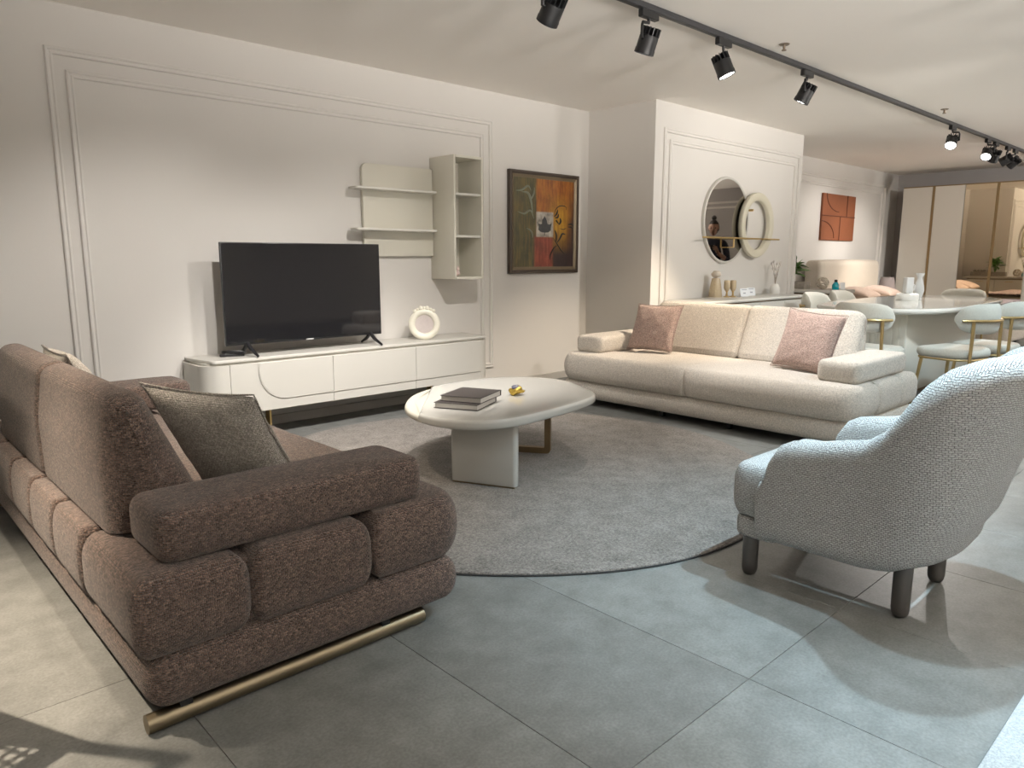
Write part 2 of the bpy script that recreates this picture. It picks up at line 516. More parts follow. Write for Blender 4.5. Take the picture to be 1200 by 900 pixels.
# ------------------------------------------------------------------ rugs
def rug_round():
    t = thing('round_rug', 'large round grey-beige rug under the coffee table and both sofas', 'rug', (2.735, 2.93, 0))
    pts = []
    for k in range(180):
        a = 2 * PI * k / 180
        r = 1.462 + 0.010 * math.sin(3 * a + .6) + 0.007 * math.sin(7 * a + 2) + (0.05 if 1.2 < a < 2.7 else 0) * math.sin((a - 1.2) / 1.5 * PI)
        pts.append(Vector((r * math.cos(a), r * math.sin(a))))
    obj('pile', pad(pts, 0.002, 0.013, 0.006, 0.005, seg=2), M_rug, t)
    b = BM(); tube(b, [(p.x * 1.0005, p.y * 1.0005, 0.004) for p in pts], 0.0038, 6, True)
    obj('edge_binding', b, M_rugedge, t)
rug_round()
t = thing('pale_rug', 'pale bluish grey rug at the lower right corner of the view', 'rug', (0, 0, 0))
obj('pile', pad(rect(1.35, 4.2, -1.75, 0.365, 0.01), 0.002, 0.014, 0.006, 0.005, seg=2), M_rug2, t)

# ------------------------------------------------------------------ the two sofas
def sofa(name, label, fab, loc, rz, front_leg_z=0.0):
    """local x: 0 at the back to 1.01 at the front; y: plus and minus 1.19"""
    R = thing(name, label, 'sofa', loc, rz)
    L = 1.19
    obj('base', pad(rect(0.02, 1.0, -1.185, 1.185, 0.06, 6, 0.08), 0.056, 0.205, 0.055, 0.07, seg=6), fab, R, uv=True)
    # seat: front roll over the full length, seat between the arms
    o = rpoly([(0.66, -L), (1.03, -L), (1.03, -.05), (1.03, 0), (1.03, .05), (1.03, L), (0.66, L), (0.66, 0.83), (0.26, 0.83), (0.26, -0.83), (0.66, -0.83)],
              [0.03, 0.12, 0, 0, 0, 0.12, 0.03, 0.02, 0.05, 0.05, 0.02], 8, 0.025)
    b = pad(o, 0.198, 0.415, 0.060, 0.105, seg=8, crown=0.012)
    def pinch(v):
        g = math.exp(-(v.co.y / 0.016) ** 2)
        if v.co.x > 0.8:
            v.co.x -= 0.022 * g * (1.3 - abs(v.co.z - .25) * 6 if abs(v.co.z - .25) < .2 else 0.1)
        if v.co.z > 0.3: v.co.z -= 0.004 * g
        # slight soft sag toward each seat's middle
        v.co.x += 0.012 * math.cos((abs(v.co.y) - .6) * 2.2) * (1 if v.co.x > .9 else 0)
    sampled(b, pinch)
    obj('seat_cushion', b, fab, R, uv=True, angle=60)
    for s in (-1, 1):
        y0, y1 = sorted((s * 0.82, s * L))
        obj('side_roll', pad(rect(0.291, 0.664, y0, y1, 0.035, 5, 0.06), 0.198, 0.412, 0.048, 0.080, seg=7, crown=0.006), fab, R, uv=True, angle=60)
        y0, y1 = sorted((s * 0.692, s * L))
        obj('corner_roll', pad(rect(0.0, 0.296, y0, y1, 0.04, 5, 0.06), 0.198, 0.412, 0.048, 0.080, seg=7, crown=0.006), fab, R, uv=True, angle=60)
    for k in range(4):
        y0 = -0.69 + k * 0.345
        obj('back_roll', pad(rect(0.0, 0.30, y0 - .003, y0 + .348, 0.035, 5, 0.06), 0.198, 0.408, 0.028, 0.085, seg=7, crown=0.004), fab, R, uv=True, angle=60)
    obj('seat_core', pad(rect(0.035, 0.68, -1.15, 1.15, 0.05, 5), 0.20, 0.385, 0.02, 0.04, seg=4), fab, R, uv=True)
    # arms
    for s in (-1, 1):
        y0, y1 = sorted((s * 0.868, s * 1.135))
        obj('arm_cushion', pad(rect(0.085, 0.893, y0, y1, 0.05, 6, 0.06), 0.414, 0.548, 0.030, 0.040, seg=5, crown=0.014), fab, R, uv=True, angle=60)
    b = BM(); tube(b, [(1.034, 0, .212), (1.040, 0, .25), (1.040, 0, .30), (1.030, 0, .345), (1.005, 0, .385)], .003, 6)
    obj('seat_seam', b, fab, R, uv=True)
    # backrest cushions: wedge section, drawn in x-z
    sec = rpoly([(0.055, 0.405), (0.335, 0.405), (0.325, 0.46), (0.165, 0.815), (0.075, 0.80), (0.05, 0.62)],
                [0.02, 0.03, 0.04, 0.055, 0.05, 0.3], 7, 0.05)
    for s in (-1, 1):
        y0, y1 = (0.002, 0.862) if s > 0 else (-0.862, -0.002)
        e = ((0.035, 0.045), (0.075, 0.095)) if s > 0 else ((0.075, 0.095), (0.035, 0.045))
        b = pad(sec, y0, y1, 0.05, 0.06, axis='y', seg=7, crown=0.01, ends=e)
        obj('back_cushion', b, fab, R, uv=True, angle=60)
    for s in (-1, 1):
        b = BM(); tube(b, [(0.02, s * 1.138, 0.027), (0.86, s * 1.138, 0.027)], 0.0245, 14)
        obj('foot_rod', b, M_rod, R)
        for xb in (0.10, 0.70):
            obj('rod_bracket', box(xb, xb + .03, s * 1.138 - .015, s * 1.138 + .015, 0.045, 0.075), M_black, R, smooth=False)
    for x, y in ((0.10, 0.0), (0.86, 0.28), (0.86, -0.28)):
        obj('leg', box(x - .02, x + .02, y - .02, y + .02, front_leg_z if x > .5 else 0.0, 0.07, 0.003, 1), M_black, R, smooth=False)
    return R
sofa('brown_sofa', 'brown boucle sofa with its back and end towards the viewer', F_brown, (0.44, 2.955, 0), 0, 0.0135)
sofa('beige_sofa', 'beige chenille sofa facing the room in front of the round mirror wall', F_beige, (5.345, 2.855, 0), PI)

# ------------------------------------------------------------------ throw pillows
def pillow_bm(w, h, t, seed, n=18, wrinkle=0.003):
    rnd = random.Random(seed); ph = [rnd.uniform(0, 6.28) for _ in range(6)]
    bm = BM(); sides = []
    for sgn in (1, -1):
        g = []
        for i in range(n + 1):
            row = []
            for j in range(n + 1):
                u = -1 + 2 * i / n; v = -1 + 2 * j / n
                u2 = math.copysign(abs(u) ** 0.85, u); v2 = math.copysign(abs(v) ** 0.85, v)
                x = w / 2 * u2 * (1 - 0.075 * (1 - v2 * v2) * abs(u2) ** 2)
                y = h / 2 * v2 * (1 - 0.075 * (1 - u2 * u2) * abs(v2) ** 2)
                f = ((1 - u2 * u2) * (1 - v2 * v2))
                z = t / 2 * max(0.0, f) ** 0.42
                z += wrinkle * (math.sin(9 * u2 + 4 * v2 + ph[0]) * math.sin(5 * v2 + ph[1]) + .6 * math.sin(14 * v2 - 7 * u2 + ph[2])) * min(1, f * 3)
                row.append(bm.verts.new((x, y, sgn * z)))
            g.append(row)
        sides.append(g)
        for i in range(n):
            for j in range(n):
                bm.faces.new((g[i][j], g[i + 1][j], g[i + 1][j + 1], g[i][j + 1]))
    bmesh.ops.remove_doubles(bm, verts=bm.verts[:], dist=1e-5)
    return bm

def pillow(name, label, fab, A, B, D, t, seed):
    """corners: A top left, B top right, D bottom left of the front face's plane"""
    A, B, D = Vector(A), Vector(B), Vector(D)
    ex = (B - A); ey = (A - D); w, h = ex.length, ey.length
    ex.normalize(); ey.normalize(); ez = ex.cross(ey).normalized()
    c = A + (B - A) / 2 + (D - A) / 2
    o = obj(name, pillow_bm(w, h, t, seed), fab, uv=True, angle=75)
    M = Matrix((ex, ey, ez)).transposed()
    o.location = c
    for v in o.data.vertices: v.co = M @ v.co
    sm = o.modifiers.new('smooth', 'SUBSURF'); sm.levels = 1; sm.render_levels = 1
    tag(o, label, 'pillow')
    b = BM(); n = 40; loop = []
    for k in range(4):
        for q in range(12):
            s = -1 + 2 * q / 12
            u, v = ((s, -1), (1, s), (-s, 1), (-1, -s))[k]
            loop.append((w / 2 * u * (1 - 0.075 * (1 - v * v) * u * u), h / 2 * v * (1 - 0.075 * (1 - u * u) * v * v), 0))
    tube(b, loop, 0.0035, 6, True)
    for v in b.verts: v.co = M @ v.co
    obj('seam', b, fab, o, uv=True)
    return o
pillow('throw_pillow', 'grey woven pillow leaning by the near arm of the brown sofa', F_grey, (0.690, 2.44, 0.785), (0.935, 2.165, 0.752), (0.850, 2.385, 0.425), 0.14, 1)
pillow('throw_pillow', 'grey pillow whose corner shows above the far end of the brown sofa back', F_grey, (0.66, 3.66, 0.80), (0.66, 3.24, 0.80), (0.83, 3.66, 0.445), 0.13, 2)
pillow('throw_pillow', 'rose speckled pillow at the left arm of the beige sofa', F_pink, (4.93, 3.712, 0.795), (4.94, 3.285, 0.80), (4.78, 3.712, 0.428), 0.14, 3)
pillow('throw_pillow', 'rose speckled pillow tipped beside the right arm of the beige sofa', F_pink, (4.86, 2.37, 0.83), (4.82, 1.955, 0.80), (4.74, 2.43, 0.435), 0.15, 4)

# ------------------------------------------------------------------ armchair
def armchair():
    R = thing('armchair', 'ivory woven tub armchair on dark round legs at the right', 'armchair', (2.665, 0.87, 0))
    # plan path of the outer skin, from the left arm's front round the back to the right arm's front
    hw, yf, yc = 0.315, 0.338, -0.06
    path = []
    for k in range(9): path.append((-hw, yf - (yf - yc) * (k / 9) ** 1.4))
    for k in range(33):
        a = PI + PI * k / 32
        cx, sy = math.cos(a), math.sin(a)
        e = 2 / 2.5
        path.append((hw * math.copysign(abs(cx) ** e, cx), yc + 0.195 * math.copysign(abs(sy) ** e, sy)))
    for k in range(8, -1, -1): path.append((hw, yf - (yf - yc) * (k / 9) ** 1.4))
    path = [Vector(p) for p in path]
    hcurve = [(-0.43, 0.895), (-0.39, 0.888), (-0.34, 0.86), (-0.29, 0.815), (-0.22, 0.74), (-0.15, 0.675), (-0.09, 0.635), (-0.03, 0.603), (0.05, 0.587), (0.17, 0.560),
              (0.24, 0.552), (0.28, 0.536), (0.305, 0.510), (0.325, 0.463), (0.338, 0.392)]
    def height(y):
        if y <= hcurve[0][0]: return hcurve[0][1]
        for (a, ha), (b, hb) in zip(hcurve, hcurve[1:]):
            if y <= b: return ha + (hb - ha) * (y - a) / (b - a)
        return hcurve[-1][1]
    # densify the arms' fronts for the rounded corner
    rows = []; bm = BM(); n = len(path)
    for i, p in enumerate(path):
        d = (path[min(i + 1, n - 1)] - path[max(i - 1, 0)]).normalized()
        nrm = Vector((d.y, -d.x))
        if i < 9: nrm = Vector((-1, 0))
        if i >= n - 9: nrm = Vector((1, 0))
        if nrm.dot(p - Vector((0, 0.05))) < 0: nrm = -nrm
        back = max(0.0, min(1.0, (0.02 - p.y) / 0.25)); back = back * back * (3 - 2 * back)
        ye = p.y - 0.175 * back
        h = height(ye)
        lean = 0.05 + 0.125 * back
        th = 0.105 + 0.02 * back
        zb = 0.155 + 0.02 * back
        prof = []
        # bottom: rolls under
        for k in range(6):
            a = PI / 2 * k / 5
            rr = 0.07 + 0.06 * back
            prof.append((-rr * (1 - math.sin(a)), zb + rr * (1 - math.cos(a)) * 0.9))
        ztop = h - th * .5
        z0 = prof[-1][1]
        for k in range(1, 9):
            z = z0 + (ztop - z0) * k / 8
            prof.append((lean * max(0, (z - 0.22)) / 0.65 * 1.0, z))
        off = prof[-1][0]
        for k in range(1, 10):
            a = PI * k / 9
            prof.append((off - th / 2 + th / 2 * math.cos(a), ztop + th / 2 * math.sin(a)))
        for k in range(1, 6):
            z = ztop + (0.28 - ztop) * k / 5
            prof.append((lean * max(0, (z - 0.22)) / 0.65 - th, z))
        prof.append((-th, zb + 0.02))
        rows.append([bm.verts.new((p.x + nrm.x * o, p.y + nrm.y * o, z)) for o, z in prof])
    m = len(rows[0])
    for a, b in zip(rows, rows[1:]):
        for k in range(m):
            j = (k + 1) % m; bm.faces.new((a[k], a[j], b[j], b[k]))
    # rounded arm fronts
    for row, s in ((rows[0], -1), (rows[-1], 1)):
        c = sum((v.co for v in row), Vector()) / m
        prev = row
        for sc, dy in ((0.93, 0.018), (0.78, 0.026), (0.4, 0.030)):
            nw = []
            for v in row:
                q = c + (v.co - c) * sc; q.y = v.co.y + dy
                nw.append(bm.verts.new(q))
            for k in range(m):
                j = (k + 1) % m; bm.faces.new((prev[k], prev[j], nw[j], nw[k]))
            prev = nw
        bm.faces.new(prev)
    obj('shell', bm, F_ivory, R, uv=True, angle=75)
    # side seams
    for s in (-1, 1):
        b = BM(); tube(b, [(s * (0.3165 + 0.05 * max(0, z - .22) / .65), -0.055, z) for z in (0.20, 0.25, 0.32, 0.40, 0.48, 0.54)], 0.0022, 6)
        obj('seam', b, F_ivory, R, uv=True)
    # seat cushion, T-shaped plan
    o = rpoly([(-0.20, -0.12), (0.20, -0.12), (0.20, 0.285), (0.292, 0.290), (0.292, 0.482), (-0.292, 0.482), (-0.292, 0.290), (-0.20, 0.285)],
              [0.06, 0.06, 0, 0, 0.055, 0.055, 0, 0], 6, 0.05)
    obj('seat_cushion', pad(o, 0.228, 0.428, 0.034, 0.07, seg=6, crown=0.0), F_ivory, R, uv=True, angle=60)
    obj('seat_base', pad(rpoly([(-0.282, 0.30), (0.282, 0.30), (0.282, 0.466), (-0.282, 0.466)], [.01, .01, .05, .05], 5), 0.152, 0.226, 0.012, 0.014, seg=3), F_ivory, R, uv=True)
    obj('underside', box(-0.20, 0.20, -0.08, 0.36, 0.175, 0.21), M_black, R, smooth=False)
    leg = None
    prof = [(0.0, 0.0), (0.014, 0.001), (0.022, 0.006), (0.0265, 0.016), (0.0285, 0.03), (0.0295, 0.20), (0, 0.20)]
    for x, y in ((-0.248, 0.403), (-0.189, -0.106), (0.19, -0.098), (0.248, 0.403)):
        if leg is None: leg = obj('leg', lathe(BM(), prof, None, 20), M_leg, R, loc=(x, y, 0))
        else: part('leg', leg, R, (x, y, 0))
armchair()

# ------------------------------------------------------------------ coffee table
def coffee_table():
    R = thing('coffee_table', 'glossy off-white pebble-shaped coffee table on the round rug', 'coffee table', (2.75, 3.02, 0))
    ctrl = [(2.265, 3.27), (2.13, 3.05), (2.10, 2.80), (2.185, 2.615), (2.36, 2.522), (2.62, 2.530), (2.90, 2.572), (3.09, 2.625), (3.20, 2.71), (3.29, 2.88),
            (3.38, 3.10), (3.36, 3.30), (3.22, 3.47), (3.00, 3.545), (2.74, 3.54), (2.47, 3.45)]
    P = [Vector((x - 2.75, y - 3.02)) for x, y in ctrl]
    def smooth_closed(P, k=6):
        out = []; n = len(P)
        for i in range(n):
            p0, p1, p2, p3 = P[i - 1], P[i], P[(i + 1) % n], P[(i + 2) % n]
            for j in range(k):
                t = j / k
                out.append(0.5 * ((2 * p1) + (p2 - p0) * t + (2 * p0 - 5 * p1 + 4 * p2 - p3) * t * t + (3 * p1 - p0 - 3 * p2 + p3) * t ** 3))
        return out
    O = smooth_closed(P)
    O = rpoly([(p.x, p.y) for p in O], 0)
    # the thick upper slab is cut by a straight chord at the left, where a lower leaf shows
    a = Vector((2.185 - 2.75, 3.02 - 3.02)); b = Vector((2.62 - 2.75, 3.51 - 3.02))
    d = (b - a).normalized(); nn = Vector((d.y, -d.x))     # towards the right
    def cut(O, a, sg):
        U = []
        for i in range(len(O)):
            p, q = O[i], O[(i + 1) % len(O)]
            sp, sq = sg * (p - a).dot(nn), sg * (q - a).dot(nn)
            if sp >= 0: U.append(Vector((p.x, p.y)))
            if sp * sq < 0: U.append(p.lerp(q, sp / (sp - sq)))
        return U
    obj('lower_leaf', pad(cut(O, a + nn * .02, -1), 0.354, 0.389, 0.014, 0.014, seg=5), M_leaf, R)
    obj('upper_top', pad(cut(O, a, 1), 0.354, 0.402, 0.014, 0.018, seg=6), M_table, R)
    # panel leg
    p0 = Vector((2.285, 2.907)); p1 = Vector((2.442, 2.575)); dv = (p1 - p0); L = dv.length; ang = math.atan2(dv.y, dv.x)
    M = T(p0.x - 2.75, p0.y - 3.02, 0) @ Matrix.Rotation(ang, 4, 'Z')
    obj('panel_leg', sampled(pad(rect(0, L, 0, 0.055, 0.02, 5), 0.022, 0.355, 0.002, 0.002, seg=2), lambda v: setattr(v, 'co', M @ v.co)), M_table, R)
    obj('panel_foot', box(0.01, L - 0.01, 0.006, 0.049, 0.0135, 0.024, M=M), M_bronze, R, smooth=False)
    # bronze loop leg: uprights and floor bar
    q0 = Vector((3.075, 2.94)); dd = Vector((-0.55, 0.835)).normalized()
    q1 = q0 + dd * 0.42
    ang = math.atan2(dd.y, dd.x)
    M2 = T(q0.x - 2.75, q0.y - 3.02, 0) @ Matrix.Rotation(ang, 4, 'Z')
    out = rpoly([(0, 0.0135), (0.42, 0.0135), (0.42, 0.354), (0.385, 0.354), (0.385, 0.048), (0.035, 0.048), (0.035, 0.354), (0, 0.354)], [.02, .02, 0, 0, .008, .008, 0, 0], 4)
    bm = prism(out, -0.018, 0.018, axis='y')
    sampled(bm, lambda v: setattr(v, 'co', M2 @ v.co))
    obj('loop_leg', bm, M_bronze, R, angle=30)
coffee_table()

# books
M_cover = plain('dark_book_cloth', (0.045, 0.038, 0.036), 0.55, bump=0.1)
def pages_mat():
    m, nt, b = new_mat('page_edges')
    tc = N(nt, 'ShaderNodeTexCoord'); mp = N(nt, 'ShaderNodeMapping'); mp.inputs['Scale'].default_value = (3, 3, 900)
    nz = N(nt, 'ShaderNodeTexNoise'); nz.inputs['Scale'].default_value = 1.0
    nt.links.new(tc.outputs['Object'], mp.inputs[0]); nt.links.new(mp.outputs[0], nz.inputs['Vector'])
    rp = N(nt, 'ShaderNodeValToRGB'); rp.color_ramp.elements[0].color = (.50, .48, .45, 1); rp.color_ramp.elements[1].color = (.74, .72, .69, 1)
    nt.links.new(nz.outputs['Fac'], rp.inputs[0]); nt.links.new(rp.outputs[0], b.inputs['Base Color'])
    b.inputs['Roughness'].default_value = .8
    return m
M_pages = pages_mat()
def book(label, loc, rz, w, h, th):
    R = thing('book', label, 'book', loc, rz, 'two dark books on the coffee table')
    # local x: from the fore-edge (0) to the spine (w); y: 0..h
    obj('pages', box(0.004, w - 0.006, 0.004, h - 0.004, 0.003, th - 0.003), M_pages, R, smooth=False)
    obj('lower_cover', box(-0.003, w, 0, h, 0, 0.003, 0.001, 1), M_cover, R, smooth=False)
    obj('upper_cover', box(-0.003, w, 0, h, th - 0.003, th, 0.001, 1), M_cover, R, smooth=False)
    obj('spine', box(w - 0.004, w + 0.002, 0, h, 0, th, 0.0015, 1), M_cover, R, smooth=False)
ab = math.atan2(0.127, 0.253)
book('lower of two thick dark books on the coffee table', (2.352, 2.762, 0.4035), ab, 0.262, 0.245, 0.030)
book('upper of two thick dark books, on top of the other', (2.385, 2.772, 0.4340), ab - 0.04, 0.258, 0.235, 0.030)

# gilded ornament
def lump(bm, c, r, seed, sub=3, amp=0.35, squash=(1, 1, 1)):
    rnd = random.Random(seed)
    g = bmesh.ops.create_icosphere(bm, subdivisions=sub, radius=1.0)
    dirs = [Vector((rnd.gauss(0, 1), rnd.gauss(0, 1), rnd.gauss(0, 1))).normalized() for _ in range(26)]
    for v in g['verts']:
        n = v.co.normalized()
        s = max(max(0, n.dot(d)) ** 18 for d in dirs)
        k = r * (1 - amp * .5 + amp * s)
        v.co = Vector(c) + Vector((n.x * squash[0], n.y * squash[1], n.z * squash[2])) * k
    return bm
M_gilt = plain('gilt_shell', (0.55, 0.38, 0.08), 0.35, 0.7, var=0.5, vscale=60)
M_stone = plain('dark_agate', (0.12, 0.12, 0.16), 0.2, var=0.4, vscale=40)
t = thing('gilded_ornament', 'small gold nugget ornament on the coffee table beside the books', 'ornament', (2.800, 2.945, 0.4025))
obj('shell', lump(BM(), (0, 0, 0.026), 0.042, 5, 3, 0.5, (1.0, 0.9, 0.62)), M_gilt, t, angle=None)
obj('stone', lump(BM(), (-0.004, 0.004, 0.046), 0.026, 6, 2, 0.2, (1.1, .9, .5)), M_stone, t)

# ------------------------------------------------------------------ television bench
def tv_bench():
    X0, X1, Y0, Y1, Z0, Z1 = 1.635, 3.975, 4.485, 4.84, 0.19, 0.508
    R = thing('tv_bench', 'long low cream media bench with curved relief fronts along the wall', 'media bench', ((X0 + X1) / 2, (Y0 + Y1) / 2, 0))
    ox, oy = (X0 + X1) / 2, (Y0 + Y1) / 2
    def rp_(x0, x1, y0, y1, r): return rpoly([(x0 - ox, y0 - oy), (x1 - ox, y0 - oy), (x1 - ox, y1 - oy), (x0 - ox, y1 - oy)], [r, r, .004, .004], 10)
    obj('carcass', pad(rp_(X0 + .006, X1 - .006, Y0 + .014, Y1, 0.115), Z0 + .004, Z1 - .004, .002, .002, seg=1), M_white2, R, angle=30)
    obj('bottom_board', pad(rp_(X0 + .02, X1 - .02, Y0 + .02, Y1, 0.11), Z0 - .004, Z0 + .004, .001, .001, seg=1), M_bronze, R, angle=30)
    # top: recessed plinth and slab
    obj('top_plinth', pad(rp_(X0 + .03, X1 - .02, Y0 + .03, Y1, 0.08), Z1 - .004, Z1 + .012, .001, .001, seg=1), M_white2, R, angle=30)
    obj('top_slab', pad(rpoly([(X0 + .012 - ox, Y1 - .06 - oy), (X0 + .06 - ox, Y0 + .012 - oy), (X1 - .02 - ox, Y0 + .012 - oy), (X1 - .012 - ox, Y1 - oy), (X0 + .012 - ox, Y1 - oy)], [.01, .035, .05, .004, .004], 8),
        Z1 + .012, Z1 + .032, .004, .004, seg=3), M_white, R, angle=30)
    # curved end pieces
    th = 0.016
    for s in (-1, 1):
        c = []
        xe = X0 if s < 0 else X1
        r = 0.12
        seg = 10
        outer, inner = [], []
        cxn, cyn = xe - s * r, Y0 + r
        pts = [(xe, Y1 - .002)] + [(cxn + s * r * math.cos(-PI / 2 * k / seg), cyn + r * math.sin(-PI / 2 * k / seg)) for k in range(seg + 1)]
        xi = 1.795 if s < 0 else 3.915
        if s < 0: pts.append((xi - .0015, Y0))
        pin = [(xe - s * th, Y1 - .002)] + [(cxn + s * (r - th) * math.cos(-PI / 2 * k / seg), cyn + (r - th) * math.sin(-PI / 2 * k / seg)) for k in range(seg + 1)]
        if s < 0: pin.append((xi - .0015, Y0 + th))
        ol = [(x - ox, y - oy) for x, y in pts + pin[::-1]]
        obj('curved_end_panel', prism(ol, Z0, Z1), M_white, R, angle=30)
    seams = [1.795, 2.51, 3.21, 3.855]
    for k in range(3):
        xa, xb = seams[k] + .0015, seams[k + 1] - .0015
        d = obj('drawer_front', box(xa - ox, xb - ox, Y0 - oy, Y0 + th - oy, Z0, Z1, .001, 1), M_white, R, smooth=False)
        # raised field above the curved line
        if k == 0:
            ax, az, rr = 1.985, 0.262, 0.185
            pl = [(xb, az), (xb, Z1 - .002), (ax, Z1 - .002)] + [(ax + rr + rr * math.cos(PI + PI / 2 * q / 12), az + rr + rr * math.sin(PI + PI / 2 * q / 12)) for q in range(13)]
        else:
            pl = [(xa, 0.262), (xb, 0.262), (xb, Z1 - .002), (xa, Z1 - .002)]
        pl = [(x - ox, z) for x, z in pl]
        obj('raised_field', prism(pl, Y0 - .006 - oy, Y0 + .001 - oy, axis='y', bev=0.003), M_white, d, angle=20)
        b = BM()
        if k == 0:
            tube(b, [(x - 0.004, Y0 - .004 - oy, z - 0.004) for x, z in pl[2:]] + [(xb - ox, Y0 - .004 - oy, az - .004)], 0.004, 8)
        else:
            tube(b, [(xa - ox, Y0 - .004 - oy, 0.258), (xb - ox, Y0 - .004 - oy, 0.258)], 0.004, 8)
        obj('relief_bead', b, M_white, d)
    for x in (2.05, 3.56):
        for y in (4.53, 4.79):
            obj('leg', box(x - .007 - ox, x + .007 - ox, y - .03 - oy, y + .03 - oy, 0, 0.188, .002, 1), M_gold, R, smooth=False)
tv_bench()
BT = 0.541       # bench top

# television
def screen_mat():
    m, nt, b = new_mat('dark_screen')
    b.inputs['Base Color'].default_value = (0.008, 0.008, 0.010, 1)
    b.inputs['Roughness'].default_value = 0.05; b.inputs['Specular IOR Level'].default_value = 0.7
    return m
M_letter = plain('silver_print', (0.55, 0.55, 0.56), 0.4)
t = thing('television', 'large flat black television standing on the media bench', 'television', (2.415, 4.62, BT))
TVW, TVZ0, TVZ1 = 0.582, 0.072, 0.726
obj('housing', box(-TVW, TVW, -0.006, 0.014, TVZ0, TVZ1, .003, 2), M_blackplastic, t)
obj('rear_shell', pad(rect(-0.45, 0.45, 0.10, 0.50, 0.04), 0.012, 0.058, 0.02, 0.03, axis='y', seg=3), M_blackplastic, t)
obj('screen', box(-TVW + .006, TVW - .006, -0.0085, -0.005, TVZ0 + .012, TVZ1 - .006), screen_mat(), t, smooth=False)
obj('maker_mark', box(-.028, .028, -.0105, -.0058, TVZ0 + .001, TVZ0 + .009, .001, 1), M_letter, t, smooth=False)
for sx in (-0.44, 0.49):
    b = BM()
    for s in (-1, 1):
        tube(b, [(sx, 0.004, 0.085), (sx + .004, s * 0.05 + .004, 0.045), (sx + .008, s * 0.135, 0.008)], [0.014, 0.013, 0.008], 8)
    obj('foot', b, M_blackplastic, t)

# remote controls
M_btn = plain('grey_button', (0.35, 0.35, 0.36), 0.5)
def remote(label, loc, rz, tilt=0):
    R = thing('remote_control', label, 'remote', loc, rz, 'remotes at the left of the bench')
    obj('case', pad(rect(-0.02, 0.02, -0.075, 0.075, 0.008), 0, 0.016, 0.004, 0.005, seg=3), M_blackplastic, R)
    b0 = None
    for i in range(3):
        for j in range(5):
            p = (-0.011 + i * 0.011, -0.05 + j * 0.022, 0.016)
            if b0 is None: b0 = obj('button', box(-.0035, .0035, -.005, .005, 0, .0022, .0008, 1), M_btn, R, loc=p)
            else: part('button', b0, R, p)
remote('black remote control lying at the left end of the bench', (1.885, 4.66, BT), 1.2)
remote('black remote resting across the other remote on the bench', (1.895, 4.655, BT + 0.0185), 0.75)

# ornate frame on the bench
M_porc = plain('cream_porcelain', (0.78, 0.75, 0.64), 0.3)
M_face = plain('pinkish_mirror_face', (0.52, 0.46, 0.44), 0.35, var=.12, vscale=30)
t = thing('ornate_frame', 'small round cream photo frame with bow ornament on the bench', 'photo frame', (3.395, 4.62, BT), -0.6)
ti = T(0, 0, 0.118) @ Matrix.Rotation(PI / 2 - 0.12, 4, 'X')
obj('ring', lathe(BM(), [(0.070, 0.0), (0.118, 0.0), (0.122, 0.006), (0.116, 0.016), (0.10, 0.023), (0.085, 0.020), (0.072, 0.012)], ti, 40, True), M_porc, t, angle=60)
obj('face', lathe(BM(), [(0, 0.004), (0.074, 0.004), (0.074, 0.009), (0, 0.009)], ti, 36), M_face, t)
b = BM()
for a, r in ((-0.62, .017), (-0.42, .013), (-.2, .02), (0, .016), (.2, .02), (.42, .013), (.62, .017)):
    lump(b, ti @ Vector((0.125 * math.sin(a), 0.125 * math.cos(a), 0.010)), r, 3, 2, 0.2, (1, .7, 1))
obj('bow_ornament', b, M_porc, t)
obj('prop_stand', box(-0.012, 0.012, 0.014, 0.020, 0.0, 0.12, M=T(0, 0.066, 0.008) @ Matrix.Rotation(0.36, 4, 'X') @ T(0, -0.014, 0)), M_porc, t, smooth=False)

# ------------------------------------------------------------------ wall shelf and open cabinet
M_shelf = plain('putty_lacquer', (0.66, 0.635, 0.55), 0.45)
t = thing('wall_shelf', 'putty coloured wall panel with two thin shelves above the television', 'shelf', (3.3, WY, 1.5))
ol = rpoly([(3.005 - 3.3, 1.182 - 1.5), (3.648 - 3.3, 1.182 - 1.5), (3.648 - 3.3, 1.862 - 1.5), (3.005 - 3.3, 1.862 - 1.5)], [.004, .004, .004, .045], 8)
obj('back_panel', prism(ol, -0.040, -0.012, axis='y', bev=.004), M_shelf, t, angle=30)
obj('wall_cleat', box(-.25, .30, -.013, 0, -.2, .25), M_shelf, t, smooth=False)
for z in (1.672, 1.378):
    out = rpoly([(2.885 - 3.3, -0.040), (2.865 - 3.3, -0.17), (3.585 - 3.3, -0.185), (3.645 - 3.3, -0.040)], [.005, .03, .03, .005], 6)
    obj('shelf_board', pad(out, z - 1.5 - .009, z - 1.5 + .009, .004, .005, seg=3), M_white2, t, angle=30)

t = thing('wall_cabinet', 'tall narrow open wall cabinet right of the thin shelves', 'cabinet', (3.802, WY, 1.0))
cx0, cx1, cy0, cz0, cz1 = -0.150, 0.150, -0.31, 0.0, 0.955
obj('side_panel', box(cx0, cx0 + .02, cy0, 0, cz0, cz1, .006, 2), M_shelf, t)
obj('side_panel', box(cx1 - .02, cx1, cy0, 0, cz0, cz1, .006, 2), M_shelf, t)
obj('top_panel', box(cx0 + .02, cx1 - .02, cy0, 0, cz1 - .02, cz1, .002, 1), M_shelf, t, smooth=False)
obj('bottom_panel', box(cx0 + .02, cx1 - .02, cy0, 0, cz0, cz0 + .02, .002, 1), M_shelf, t, smooth=False)
obj('back_panel', box(cx0 + .02, cx1 - .02, -0.02, -0.008, cz0 + .02, cz1 - .02), M_shelf, t, smooth=False)
for z in (0.337, 0.662):
    obj('shelf_board', box(cx0 + .02, cx1 - .02, cy0 + .012, -0.02, z - .009, z + .009, .002, 1), M_white2, t, smooth=False)
s0 = None
